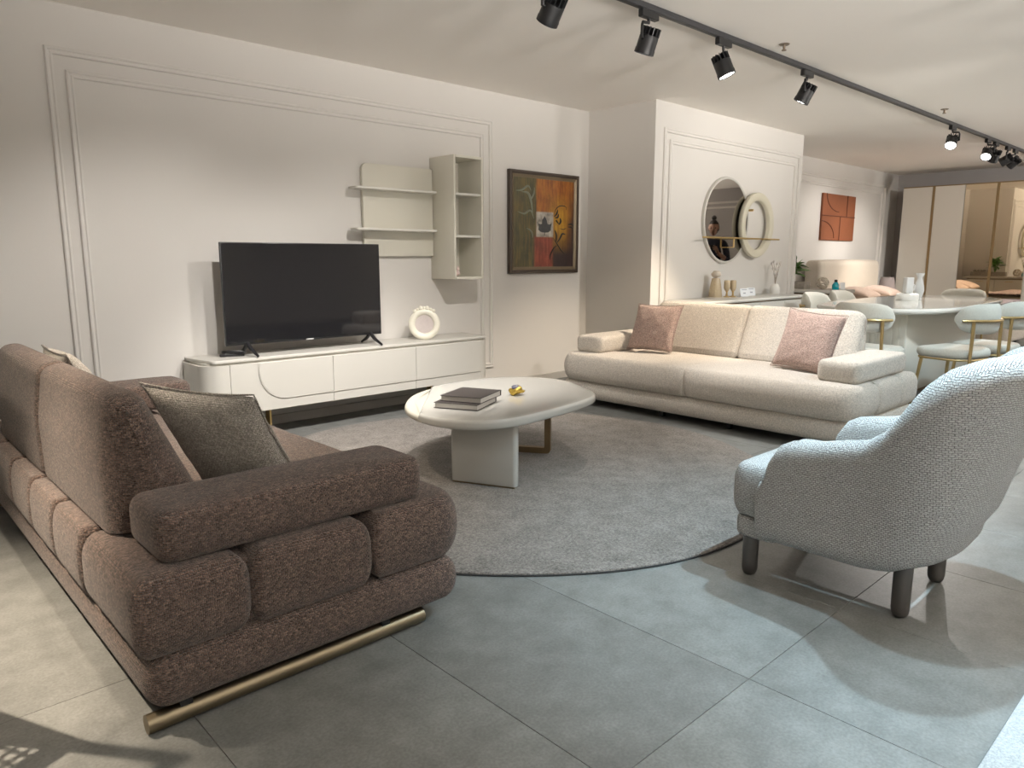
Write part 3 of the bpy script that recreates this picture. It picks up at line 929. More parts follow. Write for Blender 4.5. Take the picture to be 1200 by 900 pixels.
for x in (-.06, .06):
    for z in (.10, .87):
        b = lathe(BM(), [(0, -.003), (.008, -.003), (.008, .003), (0, .003)], Matrix.Rotation(PI / 2, 4, 'X'), 12)
        if s0 is None: s0 = obj('screw_cap', b, M_bronze, t, loc=(x, -.023, z))
        else: b.free(); part('screw_cap', s0, t, (x, -.023, z))
M_speck = plain('speckled_ceramic', (0.62, 0.50, 0.47), 0.4, var=.6, vscale=70)
t = thing('speckled_figurine', 'small pale speckled figurine on the bottom of the open wall cabinet', 'figurine', (3.735, 4.63, 1.0205))
b = BM(); lump(b, (0, 0, .026), .028, 11, 2, .3, (1, 1, .95)); obj('body', b, M_speck, t)
b = BM(); lump(b, (0.006, 0, .066), .018, 12, 2, .3); obj('head', b, M_speck, t)
b = BM(); lump(b, (-0.035, -0.01, .021), .022, 13, 2, .3); obj('cub', b, M_speck, t)

# ------------------------------------------------------------------ framed painting
def painting_mat():
    m, nt, b = new_mat('oil_painting')
    tc = N(nt, 'ShaderNodeTexCoord'); sp = N(nt, 'ShaderNodeSeparateXYZ')
    nt.links.new(tc.outputs['Generated'], sp.inputs[0])
    def ramp(src, stops):
        r = N(nt, 'ShaderNodeValToRGB'); r.color_ramp.interpolation = 'LINEAR'
        el = r.color_ramp.elements
        el[0].position, el[0].color = stops[0][0], (*stops[0][1], 1)
        el[1].position, el[1].color = stops[-1][0], (*stops[-1][1], 1)
        for p, c in stops[1:-1]:
            e = el.new(p); e.color = (*c, 1)
        nt.links.new(src, r.inputs[0]); return r.outputs[0]
    mp = N(nt, 'ShaderNodeMapping'); mp.inputs['Scale'].default_value = (26, 1, 3)
    nt.links.new(tc.outputs['Generated'], mp.inputs[0])
    nz = N(nt, 'ShaderNodeTexNoise'); nz.inputs['Scale'].default_value = 1.3; nz.inputs['Detail'].default_value = 6; nz.inputs['Roughness'].default_value = .65
    nt.links.new(mp.outputs[0], nz.inputs['Vector']); s = nz.outputs['Fac']
    def cmp(o, a, thr, soft=0.02):
        r = N(nt, 'ShaderNodeMapRange'); r.inputs['From Min'].default_value = thr - soft; r.inputs['From Max'].default_value = thr + soft
        nt.links.new(a, r.inputs['Value'])
        if o == '>': return r.outputs[0]
        i = N(nt, 'ShaderNodeMath', operation='SUBTRACT'); i.inputs[0].default_value = 1
        nt.links.new(r.outputs[0], i.inputs[1]); return i.outputs[0]
    def mul(*a):
        x = a[0]
        for y in a[1:]:
            n = N(nt, 'ShaderNodeMath', operation='MULTIPLY'); nt.links.new(x, n.inputs[0]); nt.links.new(y, n.inputs[1]); x = n.outputs[0]
        return x
    def over(base, col, fac):
        n = N(nt, 'ShaderNodeMixRGB'); nt.links.new(fac, n.inputs[0]); nt.links.new(base, n.inputs[1]); nt.links.new(col, n.inputs[2]); return n.outputs[0]
    x, z = sp.outputs['X'], sp.outputs['Z']
    orange = ramp(s, [(0.3, (0.20, 0.055, 0.012)), (0.5, (0.36, 0.12, 0.015)), (0.7, (0.50, 0.22, 0.025))])
    green = ramp(s, [(0.3, (0.040, 0.042, 0.020)), (0.5, (0.105, 0.095, 0.035)), (0.72, (0.24, 0.15, 0.04))])
    red = ramp(s, [(0.3, (0.14, 0.025, 0.015)), (0.5, (0.27, 0.055, 0.03)), (0.7, (0.34, 0.10, 0.05))])
    dark = ramp(s, [(0.3, (0.022, 0.012, 0.012)), (0.7, (0.05, 0.02, 0.018))])
    n3 = N(nt, 'ShaderNodeTexNoise'); n3.inputs['Scale'].default_value = 14; n3.inputs['Detail'].default_value = 6
    nt.links.new(tc.outputs['Generated'], n3.inputs['Vector'])
    white = ramp(n3.outputs['Fac'], [(0.3, (0.16, 0.15, 0.14)), (0.5, (0.42, 0.40, 0.37)), (0.7, (0.60, 0.58, 0.54))])
    c = orange
    yel = ramp(s, [(0.3, (0.35, 0.16, 0.01)), (0.7, (0.62, 0.36, 0.03))])
    c = over(c, yel, mul(cmp('>', x, 0.60, .12), cmp('<', x, 0.90, .10), cmp('<', z, 0.72, .15)))
    c = over(c, dark, mul(cmp('>', x, 0.63, .02), cmp('<', z, 0.30, .16)))
    c = over(c, dark, mul(cmp('>', x, 0.93, .06), cmp('<', z, 0.80, .3)))
    c = over(c, green, cmp('<', x, 0.36, 0.015))
    c = over(c, red, mul(cmp('>', x, 0.33), cmp('<', x, 0.64), cmp('<', z, 0.35)))
    c = over(c, white, mul(cmp('>', x, 0.36, .008), cmp('<', x, 0.645, .008), cmp('>', z, 0.345, .008), cmp('<', z, 0.63, .008)))
    n5 = N(nt, 'ShaderNodeTexNoise'); n5.inputs['Scale'].default_value = 6; n5.inputs['Detail'].default_value = 8; n5.inputs['Roughness'].default_value = .7
    nt.links.new(tc.outputs['Generated'], n5.inputs['Vector'])
    mott = ramp(n5.outputs['Fac'], [(0.3, (.30, .27, .24)), (0.5, (.72, .68, .62)), (0.72, (1.0, .95, .85))])
    mm = N(nt, 'ShaderNodeMixRGB', blend_type='MULTIPLY'); mm.inputs[0].default_value = .8
    nt.links.new(c, mm.inputs[1]); nt.links.new(mott, mm.inputs[2]); c = mm.outputs[0]
    nt.links.new(c, b.inputs['Base Color']); b.inputs['Roughness'].default_value = .5
    bp = N(nt, 'ShaderNodeBump'); bp.inputs['Strength'].default_value = .25; bp.inputs['Distance'].default_value = .002
    nt.links.new(s, bp.inputs['Height']); nt.links.new(bp.outputs[0], b.inputs['Normal'])
    return m
px0, px1, pz0, pz1 = 4.50, 5.41, 1.027, 1.938
pcx, pcz = (px0 + px1) / 2, (pz0 + pz1) / 2
t = thing('framed_painting', 'framed abstract oil painting in green, orange and red with a grey leaf', 'painting', (pcx, WY, pcz))
hw, hh = (px1 - px0) / 2, (pz1 - pz0) / 2
M_pframe = plain('dark_bronze_frame', (0.060, 0.042, 0.030), 0.45, 0.2)
M_pslip = plain('bronze_slip', (0.20, 0.155, 0.10), 0.4, 0.6)
obj('frame', ring_frame([(0, 0), (0, .034), (.006, .04), (.02, .04), (.026, .032), (.032, .032), (.036, 0)], -hw, hw, -hh, hh, 'y', 0, -1), M_pframe, t, smooth=False)
obj('slip', ring_frame([(.034, 0), (.034, .033), (.044, .030), (.052, .026), (.060, .024), (.062, 0)], -hw, hw, -hh, hh, 'y', 0, -1), M_pslip, t, smooth=False)
cv = obj('canvas', box(-hw + .06, hw - .06, -.021, -.004, -hh + .06, hh - .06), painting_mat(), t, smooth=False)
CW, CH = 2 * (hw - .06), 2 * (hh - .06)
def cvp(u, v): return ((u - .5) * CW, (v - .5) * CH)
leafpts = [(0.50, .395), (.44, .40), (.395, .425), (.40, .465), (.39, .50), (.425, .49), (.455, .495), (.455, .535), (.50, .585), (.535, .535), (.545, .495), (.575, .49), (.62, .505), (.605, .46), (.60, .425), (.565, .40)]
M_leafp = plain('grey_leaf_paint', (0.045, 0.045, 0.045), 0.6, var=.4, vscale=40)
obj('painted_leaf', prism([cvp(u, v) for u, v in leafpts], -.0225, -.0205, axis='y'), M_leafp, cv, smooth=False)
b = BM(); a_ = cvp(.50, .395); b_ = cvp(.497, .36); tube(b, [(a_[0], -.0215, a_[1]), (b_[0], -.0215, b_[1])], .003, 5)
obj('painted_stem', b, M_leafp, cv)
M_scroll = plain('black_scroll_paint', (0.018, 0.014, 0.012), .6)
M_scroll2 = plain('pale_scroll_paint', (0.20, 0.21, 0.16), .6)
def scroll(pts, mat, w=.005, name='painted_scroll'):
    n = len(pts); q = []
    for i in range(n - 1):
        p0, p1, p2, p3 = pts[max(i - 1, 0)], pts[i], pts[i + 1], pts[min(i + 2, n - 1)]
        for k in range(5):
            s = k / 5
            q.append(tuple(0.5 * ((2 * p1[d]) + (p2[d] - p0[d]) * s + (2 * p0[d] - 5 * p1[d] + 4 * p2[d] - p3[d]) * s * s + (3 * p1[d] - p0[d] - 3 * p2[d] + p3[d]) * s ** 3) for d in (0, 1)))
    q.append(pts[-1])
    b = BM(); m = len(q)
    xs = [cvp(*p) for p in q]
    tube(b, [(x, -.0212, z) for x, z in xs], [max(.0012, w * math.sin(PI * (i + .4) / (m + .2))) for i in range(m)], 5)
    obj(name, b, mat, cv)
for pts, w in (([(.66, .58), (.68, .66), (.75, .71), (.85, .71), (.87, .67)], .004), ([(.66, .58), (.70, .62), (.72, .67)], .008), ([(.67, .57), (.72, .58), (.735, .62)], .007),
               ([(.74, .49), (.77, .53), (.76, .57)], .009), ([(.745, .50), (.70, .535), (.70, .55)], .006), ([(.64, .34), (.72, .26), (.80, .18), (.88, .14)], .005), ([(.70, .27), (.76, .33), (.80, .385), (.86, .38)], .008),
               ([(.69, .28), (.70, .36), (.67, .43)], .007), ([(.72, .25), (.66, .22), (.60, .14), (.59, .08)], .006), ([(.90, .50), (.97, .505), (.99, .48)], .007), ([(.90, .47), (.96, .47), (.985, .45)], .006), ([(.76, .45), (.82, .44), (.88, .46)], .003)):
    scroll(pts, M_scroll, w * 1.35)
for pts, w in (([(.03, .85), (.12, .86), (.22, .91), (.27, .86)], .006), ([(.12, .84), (.22, .83), (.27, .74), (.30, .60)], .008), ([(.33, .90), (.31, .82), (.25, .74)], .006), ([(.06, .62), (.16, .60), (.26, .64), (.32, .55)], .006), ([(.20, .44), (.28, .40), (.30, .33)], .006)):
    scroll(pts, M_scroll2, w * 1.7)

# ------------------------------------------------------------------ sideboard and mirror on the projecting wall
t = thing('sideboard', 'low cream sideboard under the round mirror behind the beige sofa', 'sideboard', (6.78, 3.84, 0))
obj('carcass', box(-1.0, 1.0, -.205, .22, 0.12, 0.735, .004, 1), M_white2, t, smooth=False)
obj('top', pad(rect(-1.03, 1.03, -.235, .225, .03), 0.748, 0.775, .006, .008, seg=3), M_white, t, angle=30)
obj('shadow_gap', box(-.99, .99, -.195, .21, .734, .749), M_bronze, t, smooth=False)
for k in range(4):
    obj('door', box(-1.0 + k * .5 + .003, -1.0 + (k + 1) * .5 - .003, -.222, -.204, .125, .73, .003, 1), M_white, t, smooth=False)
for x in (-.85, .85):
    for y in (-.16, .16):
        obj('leg', box(x - .012, x + .012, y - .03, y + .03, 0, .12, .002, 1), M_gold, t, smooth=False)

def mirror_mat(name, col, rough=0.02):
    m, nt, b = new_mat(name)
    b.inputs['Base Color'].default_value = (*col, 1); b.inputs['Metallic'].default_value = 1; b.inputs['Roughness'].default_value = rough
    return m
M_mirror = mirror_mat('smoked_mirror', (0.42, 0.39, 0.355))
M_bronzemir = mirror_mat('bronze_mirror', (0.90, 0.75, 0.56))
M_ring = plain('ring_cream', (0.62, 0.585, 0.47), 0.4)
t = thing('wall_mirror', 'round smoked wall mirror with a cream ring and thin brass bar', 'mirror', (6.805, PY, 1.543))
FY = Matrix.Rotation(PI / 2, 4, 'X')            # z axis to -y
obj('mirror_frame', lathe(BM(), [(.405, 0), (.430, 0), (.432, .02), (.428, .032), (.412, .034), (.410, .028), (.405, .026)], FY, 64, True), M_white, t, angle=50)
obj('mirror_glass', lathe(BM(), [(0, .02), (.408, .02), (.408, .027), (0, .027)], FY, 64), M_mirror, t, angle=30)
R2 = T(0.535, -.062, -.033) @ FY
obj('ring', lathe(BM(), [(.255, -.022), (.333, -.022), (.338, -.016), (.338, .016), (.333, .024), (.30, .028), (.262, .024), (.255, .016)], R2, 64, True), M_ring, t, angle=50)
b = BM(); tube(b, [(-.54, -.10, -.176), (.98, -.10, -.176)], .009, 10)
obj('brass_bar', b, M_gold, t)
b = BM(); tube(b, [(.03, -.10, -.178), (.03, -.10, -.27)], .008, 8); tube(b, [(.03, -.10, -.268), (.03, -.03, -.268)], .006, 8)
obj('bar_bracket', b, M_gold, t)
b = BM(); tube(b, [(.535 + .25, -.075, -.176), (.535 + .25, 0, -.176)], .008, 8); tube(b, [(.44, 0, .12), (.44, -.07, .12)], .012, 8)
obj('wall_stud', b, M_gold, t)

# decanter set and cards on the sideboard
M_dec = plain('amber_ribbed_glass', (0.52, 0.42, 0.28), 0.25, var=.15, vscale=60)
M_decb = plain('pearl_glaze', (0.62, 0.55, 0.46), 0.3)
SB = 0.775
SG = (6.50, 3.93)
t = thing('serving_tray', 'thin tray carrying the tall bottle and two goblets on the sideboard', 'tray', (SG[0] + .06, SG[1] - .03, SB), -.75)
obj('plate', pad(rect(-.17, .17, -.07, .07, .03), 0, .008, .003, .004, seg=2), M_decb, t)
SB2 = SB + .0085
t = thing('decorative_bottle', 'tall beige ribbed bottle with ball stopper on the sideboard tray', 'bottle', (SG[0], SG[1] + .03, SB2))
b = lathe(BM(), [(0, 0), (.062, 0), (.064, .01), (.060, .05), (.050, .12), (.040, .17), (.036, .185), (0, .19)], None, 28)
for v in b.verts:
    a = math.atan2(v.co.y, v.co.x); k = 1 + .05 * math.cos(14 * a); v.co.x *= k; v.co.y *= k
obj('body', b, M_dec, t, angle=60)
obj('stopper', lump(BM(), (0, 0, .225), .045, 21, 3, .18, (1.1, 1.1, .8)), M_decb, t)
def goblet(label, x, y):
    R = thing('goblet', label, 'goblet', (x, y, SB2), 0, 'goblets beside the ribbed bottle')
    obj('bowl', lathe(BM(), [(0, .06), (.022, .065), (.030, .09), (.030, .15), (.026, .165), (.024, .165), (.028, .15), (.027, .095), (0, .075)], None, 20), M_dec, R)
    obj('stem', lathe(BM(), [(0, 0), (.030, 0), (.030, .006), (.010, .012), (.008, .05), (.018, .062), (0, .064)], None, 18), M_gold, R)
goblet('gold-footed goblet next to the ribbed bottle on the sideboard', SG[0] + .07, SG[1] - .055)
goblet('gold-footed goblet farther right from the ribbed bottle on the sideboard', SG[0] + .135, SG[1] - .085)
M_card = plain('white_card', (0.82, 0.83, 0.85), 0.4)
M_ink = plain('grey_ink', (0.25, 0.26, 0.30), 0.6)
def card(label, x, y, rz):
    R = thing('price_card', label, 'card', (x, y, SB), rz, 'small cards on the sideboard')
    Mx = Matrix.Rotation(-.25, 4, 'X')
    obj('sheet', box(-.045, .045, -.003, .003, 0.001, .085, M=Mx), M_card, R, smooth=False)
    obj('stand', box(-.045, .045, .0, .05, 0, .003), M_card, R, smooth=False)
    b = BM()
    for z, w in ((.068, .028), (.036, .014), (.029, .014)):
        bx(b, -w, w, -.0042, -.003, z, z + .005, M=Mx)
    l = obj('print_line', b, M_ink, R, smooth=False); l['kind'] = 'stuff'
card('white price card nearer the goblets on the sideboard', 6.93, 3.88, -.55)
card('white price card farther right on the sideboard', 7.16, 3.93, -.55)
M_vase = plain('white_ceramic', (0.74, 0.72, 0.68), 0.35)
M_twig = plain('pale_twig', (0.40, 0.34, 0.28), .8)
M_bloom = plain('pale_bloom', (0.62, 0.58, 0.55), .9)
t = thing('twig_vase', 'white vase with pale dried twigs at the right end of the sideboard', 'vase', (7.66, 3.93, SB))
obj('vase', lathe(BM(), [(0, 0), (.045, 0), (.055, .02), (.055, .06), (.04, .095), (.03, .11), (.024, .11), (.03, .09), (.03, .05), (0, .03)], None, 24), M_vase, t)
rnd = random.Random(3)
for k in range(5):
    a = k * 1.3 + .4; b = BM(); L = .22 + .05 * rnd.random()
    pts = [(0, 0, .10)] + [(math.cos(a) * .05 * s ** 1.4 + rnd.uniform(-.006, .006), math.sin(a) * .05 * s ** 1.4, .10 + L * s) for s in (.25, .5, .75, 1)]
    tube(b, pts, .0025, 5); tw = obj('twig', b, M_twig, t)
    for p in pts[2:]:
        obj('bloom', lump(BM(), (p[0] + rnd.uniform(-.01, .01), p[1], p[2]), .014, k, 1, .3, (.8, .8, 1.3)), M_bloom, tw)

# ------------------------------------------------------------------ recess: bed, relief picture, vanity, wardrobe
M_orange = plain('terracotta_relief', (0.25, 0.078, 0.030), 0.6, var=.12, vscale=5)
M_orange2 = plain('terracotta_groove', (0.12, 0.034, 0.015), 0.7)
t = thing('relief_picture', 'square terracotta relief picture with curved lines above the bed', 'picture', (11.265, WY, 1.76))
hw, hh = .565, .335
obj('board', box(-hw, hw, -.032, 0, -hh, hh, .004, 1), M_orange, t, smooth=False)
def rl(pts):
    b = BM(); tube(b, [(x, -.034, z) for x, z in pts], .007, 6); obj('relief_line', b, M_orange2, t)
rl([(-hw, .02), (hw, .02)]); rl([(.26, .02), (.26, hh)]); rl([(.04, .02), (.04, -hh)])
rl([(-.46 + .44 * (1 - math.cos(k * PI / 16)), .335 - .25 * math.sin(k * PI / 16)) for k in range(9)])
rl([(-hw + .42 * math.sin(k * PI / 16), -.06 - .24 * (1 - math.cos(k * PI / 16))) for k in range(9)])

def bed():
    R = thing('bed', 'upholstered cream double bed with curved headboard below the terracotta picture', 'bed', (11.2, 3.6, 0))
    # headboard curls forward at its ends
    o = rpoly([(-1.02, 1.20), (1.02, 1.20), (1.06, 0.97), (.96, 0.93), (-.96, 0.93), (-1.06, .97)], [.05, .05, .10, .06, .06, .10], 7, .08)
    obj('headboard', pad(o, .08, 1.135, .06, .10, seg=6, crown=.01), F_bed, R, uv=True)
    obj('side_frame', pad(rect(-.98, .98, -1.15, .95, .10, 6), .08, .36, .03, .05, seg=4), F_bed, R, uv=True)
    obj('mattress', pad(rect(-.90, .90, -1.05, .93, .08, 6), .34, .56, .04, .06, seg=4, crown=.008), F_cream, R, uv=True)
    for x in (-.85, .85):
        for y in (-1.0, .85):
            obj('leg', box(x - .03, x + .03, y - .03, y + .03, 0, .09), M_leg, R, smooth=False)
bed()
M_throw = fabric('plum_pattern_throw', (0.36, 0.26, 0.26), (0.50, 0.42, 0.42), (0.24, 0.17, 0.19), 0.09, .8, .4, .25, 30)
o = obj('bed_throw', pad(rect(10.26, 12.14, 2.58, 3.55, .05, 5), .572, .600, .012, .012, seg=3), M_throw, uv=True)
tag(o, 'mauve patterned throw spread across the foot of the bed', 'throw')
pillow('bed_pillow', 'peach pillow lying on the bed before the headboard, nearer its left', F_peach, (10.42, 4.40, 0.72), (10.95, 4.42, 0.72), (10.42, 3.98, 0.64), 0.16, 8)
pillow('bed_pillow', 'peach pillow lying on the bed near its right side', F_peach, (11.15, 4.40, 0.72), (11.70, 4.42, 0.72), (11.15, 3.96, 0.64), 0.16, 9)
M_shade = plain('mauve_lampshade', (0.36, 0.31, 0.30), .8)
t = thing('nightstand', 'small cream nightstand right of the bed below the lamp', 'nightstand', (12.62, 4.55, 0))
obj('body', box(-.22, .22, -.2, .25, .08, .50, .006, 2), M_white2, t)
obj('drawer', box(-.205, .205, -.215, -.198, .30, .48, .003, 1), M_white, t, smooth=False)
for x in (-.18, .18):
    for y in (-.16, .2):
        obj('leg', box(x - .015, x + .015, y - .015, y + .015, 0, .085), M_gold, t, smooth=False)
t = thing('table_lamp', 'mauve shaded table lamp on the nightstand right of the bed', 'lamp', (12.62, 4.55, .50))
obj('base', lathe(BM(), [(0, 0), (.06, 0), (.06, .01), (.02, .02), (.015, .12), (0, .12)], None, 20), M_gold, t)
obj('lamp_shade', lathe(BM(), [(.145, .11), (.150, .11), (.095, .36), (.090, .36)], None, 32, True), M_shade, t)

# vanity against the side of the projecting wall
t = thing('vanity', 'grey-cream vanity with drawers against the side of the projecting wall', 'vanity', (8.70, 4.12, 0))
M_van = plain('grey_cream_lacquer', (0.50, 0.475, 0.43), .4)
obj('body', box(-.24, .22, -.50, .52, .50, .745, .005, 1), M_van, t, smooth=False)
obj('top', box(-.26, .25, -.54, .56, .760, .800, .006, 2), M_van, t)
obj('shadow_gap', box(-.23, .20, -.49, .51, .744, .761), M_bronze, t, smooth=False)
for k in range(2):
    d = obj('drawer', box(.218, .236, -.495 + k * .51, .005 + k * .51, .51, .735, .003, 1), M_white2, t, smooth=False)
    b = BM(); tube(b, [(.24, -.30 + k * .51, .70), (.25, -.30 + k * .51, .70), (.25, -.18 + k * .51, .70), (.24, -.18 + k * .51, .70)], .005, 6)
    obj('handle', b, M_gold, d)
for y in (-.45, .47):
    obj('leg', box(-.20, .18, y - .02, y + .02, 0, .50, .003, 1), M_van, t, smooth=False)
# pot plant
M_pot = plain('grey_stone_pot', (0.30, 0.27, 0.23), .8, var=.3, vscale=30)
M_leafs = plain('green_leaf', (0.085, 0.20, 0.035), .45, var=.5, vscale=9)
def leaf_bm(L, W, droop):
    b = BM(); rows = []
    for i in range(6):
        s = i / 5; w = W * math.sin(PI * min(1, s * .92 + .06)) ** .8
        z = -droop * s * s
        rows.append((b.verts.new((L * s, -w, z + .15 * w)), b.verts.new((L * s, 0, z)), b.verts.new((L * s, w, z + .15 * w))))
    for a, c in zip(rows, rows[1:]):
        b.faces.new((a[0], c[0], c[1], a[1])); b.faces.new((a[1], c[1], c[2], a[2]))
    return b
def pot_plant():
    R = thing('potted_plant', 'leafy green plant in a long stone trough on the vanity', 'plant', (8.64, 4.21, .80))
    obj('trough', pad(rect(-.07, .07, -.20, .42, .02), 0, .085, .004, .004, seg=2), M_pot, R)
    rnd = random.Random(5)
    for k in range(46):
        a = rnd.uniform(0, 2 * PI); el = rnd.uniform(.15, 1.35)
        L = rnd.uniform(.12, .20)
        lf = obj('leaf', leaf_bm(L, .026, .05), M_leafs, R, angle=None)
        bx_, by_, bz_ = rnd.uniform(-.04, .04), rnd.uniform(-.06, .06), rnd.uniform(.18, .31)
        lf.location = (bx_, by_, bz_); lf.rotation_euler = (rnd.uniform(-.4, .4), -el + .25, a)
    for k in range(6):
        b = BM(); a = k * 1.05; tube(b, [(0, 0, .06), (.02 * math.cos(a), .03 * math.sin(a), .18), (.045 * math.cos(a), .06 * math.sin(a), .31)], .006, 5)
        obj('stem', b, M_leafs, R)
    for k in range(5):
        obj('pebble', lump(BM(), (rnd.uniform(-.03, .03), .12 + .06 * k, .095), .035, k, 1, .3), M_pot, R)
pot_plant()
M_wick = plain('silver_wire', (0.62, 0.55, 0.46), .3, .5)
t = thing('wire_ball', 'openwork bronze wire ball on the vanity left of the blue bottle', 'ornament', (8.62, 3.83, .80))
b = BM(); rnd = random.Random(2)
for k in range(11):
    q = Vector((rnd.gauss(0, 1), rnd.gauss(0, 1), rnd.gauss(0, 1))).normalized(); u = q.orthogonal().normalized(); w = q.cross(u)
    tube(b, [Vector((0, 0, .074)) + (u * math.cos(a * PI / 12) + w * math.sin(a * PI / 12)) * .068 for a in range(24)], .006, 6, True)
obj('wires', b, M_wick, t)['kind'] = 'stuff'
M_teal = plain('teal_glass', (0.0, 0.30, 0.38), .1, coat=.5)
t = thing('perfume_bottle', 'small teal perfume bottle with black cap on the vanity', 'bottle', (8.68, 3.70, .80))
obj('flask', lathe(BM(), [(0, 0), (.036, 0), (.040, .01), (.040, .055), (.024, .08), (.014, .088), (0, .09)], None, 24), M_teal, t)
obj('cap', lathe(BM(), [(0, .088), (.015, .088), (.017, .095), (.017, .115), (0, .118)], None, 16), M_black, t)
t = thing('display_card', 'small white display card right of the teal bottle on the vanity', 'card', (8.72, 3.63, .80), -.6)
obj('sheet', box(-.03, .03, -.002, .002, .001, .085, M=Matrix.Rotation(-.2, 4, 'X')), M_card, t, smooth=False)
obj('stand', box(-.03, .03, 0, .035, 0, .003), M_card, t, smooth=False)

# wardrobe
def wardrobe():
    XW = 13.0
    R = thing('wardrobe', 'tall cream wardrobe with bronze mirror doors along the far wall', 'wardrobe', (XW, 3.2, 0))
    y = lambda v: v - 3.2
    obj('carcass', box(0.022, .58, y(1.3), y(4.555), 0, 2.285, .002, 1), M_van, R, smooth=False)
    doors = [(4.555, 4.125, 'white'), (4.085, 3.668, 'white'), (3.660, 3.243, 'mirror'), (3.207, 2.79, 'mirror'), (2.782, 2.36, 'white'), (2.325, 1.92, 'white'), (1.912, 1.30, 'white')]
    for a, c, k in doors:
        d = obj('door' if k == 'white' else 'mirror_door', box(0, .02, y(c), y(a), .06, 2.275, .002, 1), M_ward if k == 'white' else M_bronzemir, R, smooth=False)
        if k == 'mirror': d['label'] = 'bronze mirror door'
    for c in (4.105, 3.225, 2.3425):
        obj('handle_strip', box(-.004, .022, y(c) - .018, y(c) + .018, .06, 2.275, .002, 1), M_gold2, R, smooth=False)
    obj('top_rail', box(-.002, .03, y(1.3), y(4.555), 2.275, 2.29), M_gold2, R, smooth=False)
    obj('plinth', box(.03, .06, y(1.3), y(4.55), 0, .06), M_van, R, smooth=False)
M_ward = plain('wardrobe_lacquer', (0.60, 0.565, 0.50), .35)
M_gold2 = plain('aged_brass', (0.30, 0.21, 0.11), .4, .8)
wardrobe()

# ------------------------------------------------------------------ dining group
def dining_table():
    R = thing('dining_table', 'long glossy white dining table with rounded ends on panel pedestal', 'dining table', (7.65, 2.5, 0))
    ctrl = [(-1.32, -.35), (-1.10, -.52), (-.6, -.60), (.3, -.58), (1.0, -.50), (1.30, -.30), (1.38, .05), (1.28, .38), (.9, .52), (.2, .56), (-.6, .55), (-1.08, .46), (-1.30, .25), (-1.37, -.05)]
    P = [Vector(p) for p in ctrl]; out = []; n = len(P)
    for i in range(n):
        p0, p1, p2, p3 = P[i - 1], P[i], P[(i + 1) % n], P[(i + 2) % n]
        for j in range(6):
            s = j / 6
            out.append(0.5 * ((2 * p1) + (p2 - p0) * s + (2 * p0 - 5 * p1 + 4 * p2 - p3) * s * s + (3 * p1 - p0 - 3 * p2 + p3) * s ** 3))
    obj('tabletop', pad(out, .715, .760, .02, .022, seg=5), M_table, R)
    obj('pedestal', box(-1.13, 0.85, -.335, .30, .03, .716, .012, 3), M_table2, R)
    obj('plinth', box(-1.09, .81, -.30, .27, 0, .032), M_bronze, R, smooth=False)
    f = None
    for k in range(9):
        p = (-1.131, -.26 + k * .062, .05)
        if f is None: f = obj('flute', box(-.006, .004, -.024, .024, 0, .64, .004, 2), M_table2, R, loc=p)
        else: part('flute', f, R, p)
dining_table()

M_chairgold = plain('chair_gold', (0.52, 0.39, 0.19), .35, .9)
F_chair = fabric('chair_velvet', (0.68, 0.66, 0.59), (0.65, 0.63, 0.56), (0.58, 0.55, 0.48), .005, .5, .2, .06, 150)
def dining_chair(label, loc, rz):
    """faces +y"""
    R = thing('dining_chair', label, 'chair', loc, rz, 'dining chairs round the white table')
    o = rpoly([(-.22, -.20), (.22, -.20), (.245, .22), (-.245, .22)], [.15, .15, .10, .10], 7)
    obj('seat', pad(o, .40, .475, .035, .035, seg=5, crown=.012), F_chair, R, uv=True)
    # curved backrest pad
    bm = BM(); rows = []
    nA, nz = 17, 12
    for i in range(nA):
        a = math.radians(-68 + 136 * i / (nA - 1))
        e = abs(i - (nA - 1) / 2) / ((nA - 1) / 2)
        sc = math.sqrt(max(0.02, 1 - e ** 4))
        row = []
        for k in range(nz):
            q = 2 * PI * k / nz
            r = .245 + .027 * math.cos(q) * sc
            z = .712 + .115 * sc * math.copysign(abs(math.sin(q)) ** .8, math.sin(q))
            row.append(bm.verts.new((r * math.sin(a), .0 - r * math.cos(a), z)))
        rows.append(row)
    for a, b in zip(rows, rows[1:]):
        for k in range(nz):
            j = (k + 1) % nz; bm.faces.new((a[k], a[j], b[j], b[k]))
    bm.faces.new(rows[0][::-1]); bm.faces.new(rows[-1])
    obj('backrest', bm, F_chair, R, uv=True)
    b = BM(); tube(b, [(.282 * math.sin(math.radians(a)), -.282 * math.cos(math.radians(a)), .70) for a in range(-56, 57, 8)], .011, 8)
    obj('back_rail', b, M_chairgold, R)
    for s in (-1, 1):
        b = BM(); tube(b, [(s * .20, -.215, 0), (s * .185, -.215, .70)], [.011, .013], 10); obj('leg', b, M_chairgold, R)
        b = BM(); tube(b, [(s * .215, .20, 0), (s * .185, .16, .405)], [.010, .014], 10); obj('leg', b, M_chairgold, R)
    b = BM(); tube(b, [(p.x * .93, p.y * .93, .392) for p in o], .009, 6, True); obj('seat_ring', b, M_chairgold, R)
    return R
CH = dining_chair('cream dining chair with gold rail at the near side, closest to the armchair', (6.50, 1.78, 0), -.25)
dup(CH, (7.06, 1.70, 0), -.12, 'cream gold-legged dining chair at the near side of the table, farther from the sofa')
dup(CH, (6.06, 2.30, 0), -PI / 2, 'cream dining chair at the table end right behind the beige sofa')
dup(CH, (7.30, 3.15, 0), PI, 'cream dining chair beyond the table in front of the sideboard end')
dup(CH, (7.95, 3.16, 0), PI, 'cream dining chair beyond the table in front of the vanity')
dup(CH, (9.12, 2.52, 0), PI / 2, 'cream dining chair at the far end of the table before the wardrobe')

